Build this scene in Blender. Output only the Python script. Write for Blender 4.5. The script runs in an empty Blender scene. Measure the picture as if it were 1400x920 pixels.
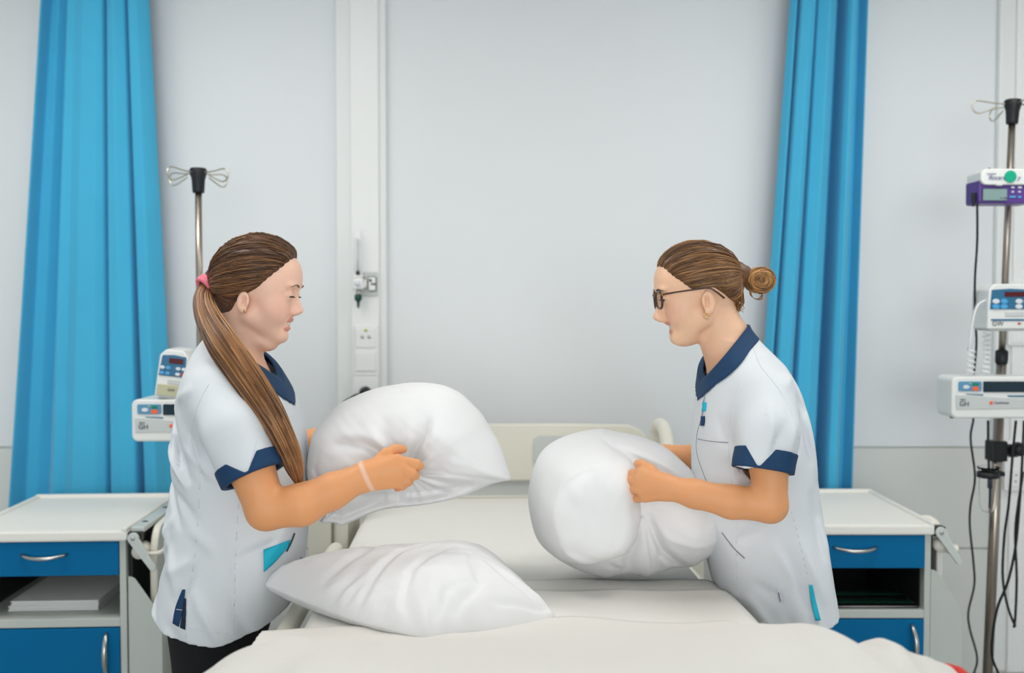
import bpy, bmesh, math, random
import numpy as np
from mathutils import Vector, Matrix, Euler
from mathutils.bvhtree import BVHTree
random.seed(7); rng = np.random.default_rng(7)
scene = bpy.context.scene
COL = scene.collection
# ------------------------------------------------------------------ camera
FPX = 1361.0; PITCH = math.radians(1.85); CAM = np.array([0.0, 0.0, 1.45])
cam_d = bpy.data.cameras.new('camera'); cam = bpy.data.objects.new('camera', cam_d); COL.objects.link(cam)
cam.location = CAM; cam.rotation_euler = (math.pi/2-PITCH, 0, 0)
cam_d.sensor_width = 36.0; cam_d.lens = FPX*36.0/1400.0
cam_d.dof.use_dof = True; cam_d.dof.focus_distance = 2.05; cam_d.dof.aperture_fstop = 2.6
cam_d.clip_start = 0.05
scene.camera = cam
# ------------------------------------------------------------------ world, lights, exposure
world = bpy.data.worlds.new('world'); scene.world = world; world.use_nodes = True
bg = world.node_tree.nodes['Background']; bg.inputs[0].default_value = (0.86, 0.93, 1.0, 1); bg.inputs[1].default_value = 1.0
def area(name, loc, size, power, target, col=(1, 1, 1)):
    l = bpy.data.lights.new(name, 'AREA'); l.shape = 'RECTANGLE'; l.size, l.size_y = size; l.energy = power; l.color = col
    o = bpy.data.objects.new(name, l); COL.objects.link(o); o.location = loc
    o.rotation_euler = (Vector(target)-Vector(loc)).to_track_quat('-Z', 'Y').to_euler(); return o
area('daylight_window', (0.3, -4.42, 1.75), (3.4, 1.9), 98, (0.1, 3, 1.3), (0.95, 0.98, 1.0))
area('ceiling_panel_light', (-1.35, 2.2, 2.74), (1.2, 0.6), 15, (-1.35, 2.2, 0), (1.0, 0.98, 0.95))
area('ceiling_panel_light', (1.4, 2.2, 2.74), (1.2, 0.6), 14, (1.4, 2.2, 0), (1.0, 0.98, 0.95))
area('ceiling_panel_light', (0.0, 1.6, 2.74), (1.2, 0.6), 4.5, (0.0, 1.6, 0), (1.0, 0.98, 0.95))
vs = scene.view_settings
vs.view_transform = 'Standard'; vs.look = 'None'; vs.gamma = 1.0; vs.exposure = 0.11; vs.use_curve_mapping = False
# ------------------------------------------------------------------ helpers
def W(px, py, Y):
    u = (px-700)/FPX; v = (460-py)/FPX
    d = np.array([u, math.cos(PITCH)+v*math.sin(PITCH), -math.sin(PITCH)+v*math.cos(PITCH)])
    return CAM + d*(Y/d[1])
def srgb(r, g, b):
    f = lambda c: (c/255/12.92) if c/255 <= 0.04045 else ((c/255+0.055)/1.055)**2.4
    return (f(r), f(g), f(b), 1.0)
MATS = {}; LOWSPEC = {'cab_blue': 0.15, 'curtain_blue': 0.1, 'wall_paint': 0.2, 'wall_lower': 0.2}
def mat(name, col, rough=0.5, metal=0.0, bump=None, var=0.0, var_scale=6.0, emit=0.0, trans=0.0, sss=0.0, coat=0.0, sheen=0.0, attr=False, ior=1.45, stretch=None):
    m = bpy.data.materials.new(name); m.use_nodes = True; nt = m.node_tree; b = nt.nodes['Principled BSDF']
    b.inputs['Base Color'].default_value = col; b.inputs['Roughness'].default_value = rough; b.inputs['Metallic'].default_value = metal
    b.inputs['IOR'].default_value = ior
    if name in LOWSPEC: b.inputs['Specular IOR Level'].default_value = LOWSPEC[name]
    if trans: b.inputs['Transmission Weight'].default_value = trans
    if coat: b.inputs['Coat Weight'].default_value = coat
    if sheen: b.inputs['Sheen Weight'].default_value = sheen
    if sss:
        b.inputs['Subsurface Weight'].default_value = sss; b.inputs['Subsurface Radius'].default_value = (1.0, 0.35, 0.2); b.inputs['Subsurface Scale'].default_value = 0.006
    if emit:
        b.inputs['Emission Color'].default_value = col; b.inputs['Emission Strength'].default_value = emit
    tc = nt.nodes.new('ShaderNodeTexCoord'); vec = tc.outputs['Object']
    if stretch:
        mp = nt.nodes.new('ShaderNodeMapping'); mp.inputs['Scale'].default_value = stretch; nt.links.new(vec, mp.inputs['Vector']); vec = mp.outputs['Vector']
    src = None
    if attr:
        a = nt.nodes.new('ShaderNodeAttribute'); a.attribute_name = 'Col'; src = a.outputs['Color']
    if var:
        n = nt.nodes.new('ShaderNodeTexNoise'); n.inputs['Scale'].default_value = var_scale; n.inputs['Detail'].default_value = 4
        nt.links.new(vec, n.inputs['Vector'])
        mr = nt.nodes.new('ShaderNodeMapRange'); mr.inputs[1].default_value = 0.3; mr.inputs[2].default_value = 0.7; mr.inputs[3].default_value = 1-var; mr.inputs[4].default_value = 1+var
        nt.links.new(n.outputs['Fac'], mr.inputs[0])
        mx = nt.nodes.new('ShaderNodeVectorMath'); mx.operation = 'SCALE'
        if src is not None: nt.links.new(src, mx.inputs[0])
        else: mx.inputs[0].default_value = col[:3]
        nt.links.new(mr.outputs[0], mx.inputs['Scale']); src = mx.outputs[0]
    if src is not None: nt.links.new(src, b.inputs['Base Color'])
    if bump:
        n = nt.nodes.new('ShaderNodeTexNoise'); n.inputs['Scale'].default_value = bump[0]; n.inputs['Detail'].default_value = 5
        nt.links.new(vec, n.inputs['Vector'])
        bp = nt.nodes.new('ShaderNodeBump'); bp.inputs['Strength'].default_value = bump[1]; bp.inputs['Distance'].default_value = bump[2]
        nt.links.new(n.outputs['Fac'], bp.inputs['Height']); nt.links.new(bp.outputs[0], b.inputs['Normal'])
    MATS[name] = m; return m
def link(name, me, m, parent=None, smooth=False, bevel=0, seg=2):
    o = bpy.data.objects.new(name, me); COL.objects.link(o)
    if m is not None: me.materials.append(MATS[m] if isinstance(m, str) else m)
    if parent is not None: o.parent = parent
    if smooth: me.polygons.foreach_set('use_smooth', [True]*len(me.polygons))
    if bevel:
        b = o.modifiers.new('bevel', 'BEVEL'); b.width = bevel; b.segments = seg; b.limit_method = 'ANGLE'; b.angle_limit = math.radians(40)
    return o
def tag(o, label=None, cat=None, group=None, kind=None):
    if label: o['label'] = label
    if cat: o['category'] = cat
    if group: o['group'] = group
    if kind: o['kind'] = kind
    return o
def empty(name, loc=(0, 0, 0), rz=0.0):
    o = bpy.data.objects.new(name, None); COL.objects.link(o); o.location = loc; o.rotation_euler = (0, 0, rz); o.empty_display_size = 0.1
    return o
def copy_tree(o, parent=None):
    c = o.copy(); COL.objects.link(c); c.parent = parent
    for ch in list(o.children): copy_tree(ch, c)
    return c
class MB:
    def __init__(s): s.v = []; s.f = []; s.sm = []
    def add(s, vs, fs, smooth=False):
        b = len(s.v); s.v += [tuple(map(float, v)) for v in vs]; s.f += [tuple(b+i for i in f) for f in fs]; s.sm += [smooth]*len(fs); return s
    def box(s, x0, x1, y0, y1, z0, z1):
        return s.add([(x0, y0, z0), (x1, y0, z0), (x1, y1, z0), (x0, y1, z0), (x0, y0, z1), (x1, y0, z1), (x1, y1, z1), (x0, y1, z1)],
                     [(0, 3, 2, 1), (4, 5, 6, 7), (0, 1, 5, 4), (1, 2, 6, 5), (2, 3, 7, 6), (3, 0, 4, 7)])
    def prism(s, poly, a, b, axis='y'):
        n = len(poly)
        mk = {'y': lambda p, t: (p[0], t, p[1]), 'x': lambda p, t: (t, p[0], p[1]), 'z': lambda p, t: (p[0], p[1], t)}[axis]
        vs = [mk(p, a) for p in poly]+[mk(p, b) for p in poly]
        fs = [tuple(range(n)), tuple(range(2*n-1, n-1, -1))]+[(i, i+n, (i+1) % n+n, (i+1) % n) for i in range(n)]
        return s.add(vs, fs)
    def tube(s, pts, r, n=8, caps=True, flat=1.0):
        P = np.array(pts, float); m = len(P); R = np.full(m, r) if np.isscalar(r) else np.array(r, float)
        T = np.gradient(P, axis=0); T /= np.linalg.norm(T, axis=1)[:, None]+1e-12
        up = np.array([0, 0, 1.0]) if abs(T[0][2]) < 0.9 else np.array([0, 1.0, 0])
        u = np.cross(T[0], up); u /= np.linalg.norm(u); vs = []
        for i in range(m):
            u = u-T[i]*np.dot(u, T[i]); u /= np.linalg.norm(u)+1e-12; w = np.cross(T[i], u)
            for k in range(n):
                a = 2*math.pi*k/n; vs.append(P[i]+R[i]*(math.cos(a)*u+flat*math.sin(a)*w))
        fs = [(i*n+k, i*n+(k+1) % n, (i+1)*n+(k+1) % n, (i+1)*n+k) for i in range(m-1) for k in range(n)]
        if caps: fs += [tuple(range(n-1, -1, -1)), tuple((m-1)*n+k for k in range(n))]
        return s.add(vs, fs, True)
    def lathe(s, prof, c=(0, 0, 0), axis='z', n=24):
        vs = []
        for r, h in prof:
            for k in range(n):
                a = 2*math.pi*k/n; x, y = r*math.cos(a), r*math.sin(a)
                p = {'z': (x, y, h), 'y': (x, h, y), 'x': (h, x, y)}[axis]; vs.append((p[0]+c[0], p[1]+c[1], p[2]+c[2]))
        m = len(prof)
        fs = [(i*n+k, i*n+(k+1) % n, (i+1)*n+(k+1) % n, (i+1)*n+k) for i in range(m-1) for k in range(n)]
        fs += [tuple(range(n-1, -1, -1)), tuple((m-1)*n+k for k in range(n))]
        return s.add(vs, fs, True)
    def grid(s, G, smooth=True):
        G = np.asarray(G); a, b = G.shape[:2]
        return s.add(G.reshape(-1, 3), [(i*b+j, i*b+j+1, (i+1)*b+j+1, (i+1)*b+j) for i in range(a-1) for j in range(b-1)], smooth)
    def build(s, name, m, parent=None, bevel=0, seg=2, fixn=True):
        me = bpy.data.meshes.new(name); me.from_pydata(s.v, [], s.f); me.validate()
        if len(me.polygons) == len(s.sm): me.polygons.foreach_set('use_smooth', s.sm)
        if fixn:
            bm = bmesh.new(); bm.from_mesh(me); bmesh.ops.recalc_face_normals(bm, faces=bm.faces); bm.to_mesh(me); bm.free()
        return link(name, me, m, parent, bevel=bevel, seg=seg)
def cr(pts, n=8, closed=False):
    P = np.array(pts, float); out = []; m = len(P)
    for i in range(m if closed else m-1):
        if closed: p0, p1, p2, p3 = P[(i-1) % m], P[i], P[(i+1) % m], P[(i+2) % m]
        else: p0, p1, p2, p3 = P[max(i-1, 0)], P[i], P[i+1], P[min(i+2, m-1)]
        for k in range(n):
            t = k/n
            out.append(0.5*((2*p1)+(p2-p0)*t+(2*p0-5*p1+4*p2-p3)*t*t+(3*p1-p0-3*p2+p3)*t**3))
    if not closed: out.append(P[-1])
    return np.array(out)
def rrect(x0, x1, z0, z1, r, n=5):
    out = []
    for cx, cz, a0 in ((x1-r, z1-r, 0), (x0+r, z1-r, 90), (x0+r, z0+r, 180), (x1-r, z0+r, 270)):
        for k in range(n+1):
            a = math.radians(a0+90*k/n); out.append((cx+r*math.cos(a), cz+r*math.sin(a)))
    return out
def disc(cx, cz, rx, rz, n=20): return [(cx+rx*math.cos(2*math.pi*k/n), cz+rz*math.sin(2*math.pi*k/n)) for k in range(n)]
def text(name, s, size, m, parent, loc, align='LEFT', shear=0.0, rz=0.0):
    c = bpy.data.curves.new(name, 'FONT'); c.body = s; c.size = size; c.align_x = align; c.extrude = 0.0004; c.shear = shear
    o = bpy.data.objects.new(name, c); COL.objects.link(o)
    me = bpy.data.meshes.new_from_object(o.evaluated_get(bpy.context.evaluated_depsgraph_get())); bpy.data.objects.remove(o)
    t = link(name, me, m, parent); t.location = loc; t.rotation_euler = (math.pi/2, 0, rz); return t
# ------------------------------------------------------------------ materials
mat('wall_paint', srgb(236, 239, 240), 0.55, bump=(260, 0.05, 0.002), var=0.008, var_scale=2)
mat('wall_lower', srgb(226, 227, 222), 0.5, bump=(260, 0.05, 0.002), var=0.01, var_scale=2)
mat('channel_white', srgb(238, 240, 238), 0.42, var=0.006)
mat('plate_white', srgb(244, 245, 243), 0.35, var=0.004)
mat('floor_vinyl', srgb(176, 178, 176), 0.4, var=0.05, var_scale=30)
mat('ceiling_white', srgb(240, 240, 238), 0.8, var=0.01)
mat('curtain_blue', srgb(76, 182, 222), 0.7, var=0.02, var_scale=8, bump=(700, 0.10, 0.001), sheen=0.2)
mat('cab_blue', srgb(0, 106, 158), 0.5, var=0.02, var_scale=3)
mat('cab_grey', srgb(196, 201, 194), 0.45, var=0.015)
mat('cab_top', srgb(242, 240, 232), 0.6, var=0.01)
mat('bracket_grey', srgb(206, 212, 208), 0.4, var=0.015)
mat('cream_plastic', srgb(236, 232, 218), 0.4, var=0.01)
mat('bed_cream', srgb(233, 230, 216), 0.42, var=0.012)
mat('steel', srgb(190, 188, 184), 0.28, 1.0, var=0.05, var_scale=20)
mat('pole_steel', srgb(172, 160, 148), 0.3, 1.0, var=0.05, var_scale=15)
mat('wire_steel', srgb(214, 208, 190), 0.3, 1.0, var=0.03)
mat('black_plastic', srgb(24, 27, 30), 0.45, var=0.08, var_scale=20)
mat('black_cable', srgb(16, 20, 22), 0.5, var=0.1, var_scale=20)
mat('pump_white', srgb(236, 237, 233), 0.36, var=0.01)
mat('pump_grey', srgb(205, 210, 208), 0.4, var=0.01)
mat('pump_blue', srgb(46, 110, 146), 0.4, var=0.03)
mat('pump_lightblue', srgb(96, 152, 188), 0.4, var=0.03)
mat('pump_dark', srgb(18, 44, 58), 0.15, var=0.05)
mat('led_red', srgb(86, 14, 24), 0.2, var=0.05)
mat('btn_white', srgb(226, 230, 234), 0.4, var=0.01)
mat('btn_blue', srgb(84, 170, 226), 0.4, var=0.02)
mat('btn_orange', srgb(250, 112, 62), 0.4, var=0.02)
mat('btn_green', srgb(18, 134, 104), 0.4, var=0.03)
mat('btn_red', srgb(205, 62, 50), 0.4, var=0.03)
mat('print_dark', srgb(52, 62, 74), 0.5, var=0.02)
mat('print_violet', srgb(92, 100, 150), 0.5, var=0.02)
mat('pump_purple', srgb(92, 62, 142), 0.38, var=0.04)
mat('lcd', srgb(136, 162, 158), 0.2, var=0.03)
mat('disc_green', srgb(10, 172, 136), 0.4, var=0.05, var_scale=60)
mat('clear_plastic', (1, 1, 1, 1), 0.05, trans=1.0, ior=1.15, var=0.01)
mat('glass', (1, 1, 1, 1), 0.02, trans=1.0, ior=1.1, var=0.01)
mat('cord_white', srgb(240, 241, 240), 0.4, var=0.01)
mat('label_beige', srgb(196, 194, 160), 0.5, var=0.02)
mat('green_dark', srgb(18, 70, 62), 0.4, var=0.05)
mat('yellow_green', srgb(190, 214, 60), 0.4, var=0.02)
mat('paper', srgb(242, 242, 240), 0.8, var=0.01, bump=(60, 0.2, 0.002))
mat('slat_black', srgb(20, 22, 24), 0.18, var=0.1)
mat('slat_green', srgb(24, 66, 50), 0.2, var=0.1)
mat('inner_dark', srgb(38, 41, 42), 0.5, var=0.05)
mat('rubber', srgb(40, 40, 42), 0.7, var=0.05)
mat('frame_white', srgb(240, 240, 238), 0.4, var=0.01)
# ------------------------------------------------------------------ room
YW = 3.60
def struct(o, label, cat=None): tag(o, label, None, kind='structure'); return o
struct(MB().box(-3.2, 3.2, -4.6, 3.75, -0.1, 0).build('floor', 'floor_vinyl'), 'grey vinyl floor of the hospital room')
struct(MB().box(-3.2, 3.2, -4.6, 3.75, 2.80, 2.9).build('ceiling', 'ceiling_white'), 'white ceiling above the frame')
wb = struct(MB().box(-3.2, 3.2, YW+0.012, YW+0.13, 0, 2.8).build('wall_back', 'wall_lower'), 'pale grey panelled wall behind the bed')
za = W(700, 612, YW)[2]; zb = W(700, 750, YW)[2]
for (z0, z1, m) in ((za+0.003, 2.8, 'wall_paint'), (zb+0.003, za-0.002, 'wall_lower'), (0.1, zb-0.003, 'wall_lower')):
    MB().box(-3.2, 3.2, YW, YW+0.012, z0, z1).build('wall_panel', m, wb, bevel=0.002, seg=1)
MB().box(-3.2, 3.2, YW-0.012, YW+0.012, 0.0, 0.098).build('baseboard_back', 'cab_grey', wb)
struct(MB().box(-3.3, -3.2, -4.6, 3.75, 0, 2.8).build('wall_left', 'wall_paint'), 'plain side wall left of the frame')
struct(MB().box(3.2, 3.3, -4.6, 3.75, 0, 2.8).build('wall_right', 'wall_paint'), 'plain side wall right of the frame')
fw = struct(MB().box(-3.2, -1.5, -4.65, -4.5, 0, 2.8).box(2.1, 3.2, -4.65, -4.5, 0, 2.8).box(-1.5, 2.1, -4.65, -4.5, 0, 0.75).box(-1.5, 2.1, -4.65, -4.5, 2.75, 2.8).build('wall_front', 'wall_paint'), 'wall with the window behind the photographer')
wn = struct(MB().box(-1.5, 2.1, -4.6, -4.55, 0.75, 0.80).box(-1.5, 2.1, -4.6, -4.55, 2.70, 2.75).box(-1.5, -1.45, -4.6, -4.55, 0.8, 2.7).box(2.05, 2.1, -4.6, -4.55, 0.8, 2.7).box(0.28, 0.32, -4.6, -4.55, 0.8, 2.7).build('window_1', 'frame_white'), 'wide white window behind the photographer')
# service channel on the wall
def channel(name, xa, xb, xc, label):
    c = MB().box(xa, xb, YW-0.03, YW-0.001, 0.12, 2.8).build(name, 'channel_white', None, bevel=0.006)
    struct(c, label)
    return c
xl = W(461, 300, YW)[0]; xm = W(482, 300, YW)[0]; xr = W(530, 300, YW)[0]
ch = channel('trim_1', xl, xr, xm, 'white vertical service trunking on the wall left of the bed head')
MB().box(xm, xr-0.026, YW-0.042, YW-0.030, 0.12, 2.8).build('cover_strip', 'plate_white', ch, bevel=0.003)
xl2 = W(1358, 300, YW)[0]
ch2 = channel('trim_2', xl2, xl2+0.2, xl2, 'white vertical service trunking on the wall at the right edge')
MB().box(xl2+0.055, xl2+0.2, YW-0.042, YW-0.030, 0.12, 2.8).build('cover_strip', 'plate_white', ch2, bevel=0.003)
YF = YW-0.042   # front of the cover strip
# flowmeter
def flowmeter():
    c = W(492, 390, YF); r = empty('oxygen_flowmeter', (c[0], YF, c[2]))
    tag(r, 'slim clear oxygen flowmeter with green hose nipple on the wall trunking', 'flowmeter')
    def P(px, py): q = W(px, py, YF); return q[0]-c[0], q[2]-c[2]
    x, z0 = P(491, 371); _, z1 = P(491, 316)
    MB().lathe([(0.011, z0), (0.0125, z0+0.004), (0.0125, z1-0.006), (0.009, z1)], (x, -0.03, 0)).build('clear_tube', 'clear_plastic', r)
    MB().lathe([(0.004, z0), (0.004, z1-0.03)], (x, -0.03, 0), n=10).build('gauge_rod', 'btn_white', r)
    MB().lathe([(0.007, z0-0.014), (0.007, z0)], (x, -0.03, 0), n=12).build('metal_neck', 'print_dark', r)
    a = P(485, 380); b = P(499, 396)
    MB().box(a[0], b[0], -0.05, -0.012, b[1], a[1]).build('valve_block', 'plate_white', r, bevel=0.005)
    MB().box(a[0], b[0]+0.002, -0.04, -0.014, a[1], a[1]+0.007).build('collar', 'steel', r, bevel=0.002)
    MB().lathe([(0.009, -0.062), (0.010, -0.052), (0.010, -0.048)], ((a[0]+b[0])/2, 0, (a[1]+b[1])/2), 'y', 16).build('knob', 'btn_white', r)
    z2 = P(0, 405)[1]; z3 = P(0, 408)[1]; z4 = P(0, 421)[1]
    MB().lathe([(0.009, z2), (0.009, b[1])], (x+0.003, -0.03, 0), n=14).build('outlet_stem', 'steel', r)
    MB().lathe([(0.003, z4), (0.006, z3-0.012), (0.013, z3-0.004), (0.013, z2+0.004), (0.009, z2+0.006)], (x+0.001, -0.03, 0), n=14).build('hose_nipple', 'green_dark', r)
    MB().box(b[0]-0.004, b[0]+0.012, -0.024, -0.001, b[1]+0.004, a[1]-0.006).build('connector', 'steel', r, bevel=0.003)
    MB().lathe([(0.016, -0.013), (0.016, -0.002)], ((a[0]+b[0])/2, 0, (a[1]+b[1])/2), 'y', 14).build('wall_coupling', 'steel', r)
flowmeter()
def gas_outlet():
    c = W(509, 388, YF); r = empty('gas_outlet', (c[0], YF, c[2])); tag(r, 'small square gas outlet plate with black outlined socket beside the flowmeter', 'outlet')
    MB().prism(rrect(-0.033, 0.020, -0.044, 0.042, 0.004), -0.006, -0.0005).build('back_plate', 'pump_grey', r, bevel=0.002)
    MB().prism(rrect(-0.014, 0.016, -0.026, 0.026, 0.006), -0.014, -0.006).build('bezel', 'black_plastic', r, bevel=0.002)
    MB().prism(rrect(-0.0115, 0.0135, -0.0235, 0.0235, 0.004), -0.016, -0.013).build('socket_face', 'plate_white', r, bevel=0.001)
    MB().box(-0.002, 0.0135, -0.018, -0.0155, -0.004, 0.002).build('latch', 'black_plastic', r)
    MB().lathe([(0.005, -0.018), (0.005, -0.0155)], (-0.004, 0, 0.012), 'y', 12).build('port', 'print_dark', r)
gas_outlet()
def plate_group():
    c = W(501, 462, YF); r = empty('socket_plate', (c[0], YF, c[2])); tag(r, 'white nurse-call socket plate with two round contacts and green lamp', 'socket')
    MB().prism(rrect(-0.042, 0.045, -0.135, 0.046, 0.005), -0.010, -0.0005).build('frame', 'plate_white', r, bevel=0.003)
    MB().prism(rrect(-0.035, 0.034, -0.034, 0.034, 0.003), -0.014, -0.010).build('contact_panel', 'plate_white', r, bevel=0.0015)
    for x in (-0.012, 0.012): MB().lathe([(0.0062, -0.0155), (0.0062, -0.0138)], (x, 0, 0.004), 'y', 14).build('contact', 'wire_steel', r)
    MB().lathe([(0.0055, -0.0165), (0.0055, -0.0138)], (0, 0, 0.028), 'y', 12).build('lamp', 'yellow_green', r)
    MB().prism(rrect(-0.035, 0.034, -0.118, -0.050, 0.003), -0.015, -0.010).build('rocker_panel', 'plate_white', r, bevel=0.0015)
    c = W(500, 530, YF); r = empty('power_socket', (c[0], YF, c[2])); tag(r, 'white wall power socket half hidden behind the held pillow', 'socket')
    MB().prism(rrect(-0.042, 0.047, -0.06, 0.042, 0.005), -0.014, -0.0005).build('frame', 'plate_white', r, bevel=0.003)
    MB().lathe([(0.022, -0.0155), (0.022, -0.0135)], (0.0, 0, -0.012), 'y', 20).build('socket_well', 'pump_grey', r)
    c = W(500, 536, YF-0.02); p = empty('power_plug', (c[0], YF-0.016, c[2])); tag(p, 'black power plug with trailing cord in the wall socket', 'plug')
    MB().lathe([(0.015, -0.032), (0.019, -0.026), (0.020, 0.0)], (0, 0, 0), 'y', 20).build('plug_head', 'black_plastic', p)
    MB().tube([(-0.01, -0.018, -0.008), (-0.034, -0.018, -0.013), (-0.05, -0.02, -0.018)], [0.008, 0.0075, 0.004]).build('strain_relief', 'black_plastic', p)
    MB().tube(cr([(-0.045, -0.02, -0.017), (-0.075, -0.03, -0.035), (-0.1, -0.04, -0.09), (-0.105, -0.05, -0.25), (-0.09, -0.05, -0.5)]), 0.0035).build('cord', 'black_cable', p)
plate_group()
def right_sockets():
    c = W(1391, 430, YF); r = empty('socket_plate', (c[0], YF, c[2])); tag(r, 'white socket plate behind the right-hand drip pole', 'socket')
    MB().prism(rrect(-0.035, 0.05, -0.11, 0.12, 0.005), -0.010, -0.0005).build('frame', 'plate_white', r, bevel=0.003)
    for z in (0.06, -0.02): MB().lathe([(0.007, -0.0125), (0.007, -0.0095)], (-0.006, 0, z), 'y', 12).build('contact', 'wire_steel', r)
    MB().prism(rrect(-0.026, 0.04, -0.10, -0.035, 0.003), -0.013, -0.010).build('rocker_panel', 'plate_white', r, bevel=0.0015)
    c = W(1391, 640, YF); r = empty('power_socket', (c[0], YF, c[2])); tag(r, 'white wall power socket plate low behind the black cables', 'socket')
    MB().prism(rrect(-0.05, 0.06, -0.08, 0.10, 0.005), -0.012, -0.0005).build('frame', 'plate_white', r, bevel=0.003)
    MB().prism(rrect(-0.042, 0.05, -0.065, -0.002, 0.004), -0.016, -0.012).build('socket_face', 'plate_white', r, bevel=0.002)
    for (x, z) in ((-0.012, -0.022), (0.006, -0.028), (-0.014, -0.045)): MB().lathe([(0.003, -0.0175), (0.003, -0.0155)], (x, 0, z), 'y', 8).build('socket_hole', 'print_dark', r)
right_sockets()
# ------------------------------------------------------------------ curtains
def curtain(te, be, folds, Yc, label, seed, zt=2.79, zb_=0.22):
    # te/be: left and right edge (image columns) at the top and at bench height; folds: (fraction across, depth)
    nz, ns = 40, 210
    zT = W(700, 0, Yc)[2]; zB = W(700, 672, Yc)[2]
    s = np.linspace(0, 1, ns+1); fr = np.array([f[0] for f in folds]); fd = np.array([f[1] for f in folds])
    G = np.zeros((nz+1, ns+1, 3)); ker = np.hanning(7)[1:-1]; ker /= ker.sum()
    for i in range(nz+1):
        z = zt+(zb_-zt)*i/nz; t = min(1.15, (zT-z)/(zT-zB))
        x0 = W(te[0]+(be[0]-te[0])*t, 300, Yc)[0]; x1 = W(te[1]+(be[1]-te[1])*t, 300, Yc)[0]
        f2 = fr+0.006*np.sin(2.3*t+np.arange(len(fr))*1.9+seed); f2[0], f2[-1] = 0, 1
        d = np.interp(s, f2, fd*(0.85+0.25*t)+0.004*np.sin(3.0*t+np.arange(len(fr))*2.2))
        d = np.convolve(np.pad(d, 2, 'edge'), ker, 'valid')
        G[i, :, 0] = x0+(x1-x0)*s; G[i, :, 1] = Yc+d; G[i, :, 2] = z
    o = MB().grid(G).build('curtain', 'curtain_blue', None, fixn=False)
    so = o.modifiers.new('solid', 'SOLIDIFY'); so.thickness = 0.003
    tag(o, label, 'curtain', 'blue privacy curtains on either side of the bed')
curtain((62, 206), (10, 233), [(0, -.02), (.03, .055), (.10, .055), (.17, .085), (.28, -.03), (.34, -.022), (.42, -.045), (.55, -.040), (.60, -.025), (.625, .06), (.645, -.035), (.72, -.05), (.795, -.03), (.82, .10), (.845, -.035), (.92, -.045), (.97, -.01), (1, .012)], 3.47, 'bright blue curtain hanging behind the bedside cabinet with the paper', 3)
curtain((1078, 1184), (1034, 1170), [(0, 0), (.06, -.03), (.10, .05), (.13, -.04), (.22, -.05), (.29, -.03), (.31, .05), (.34, -.03), (.45, -.055), (.56, -.03), (.63, .085), (.69, .08), (.71, -.035), (.76, -.05), (.81, -.03), (.86, .05), (.95, .055), (1, .0)], 3.47, 'bright blue curtain hanging behind the nurse with the hair bun', 5)
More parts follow.
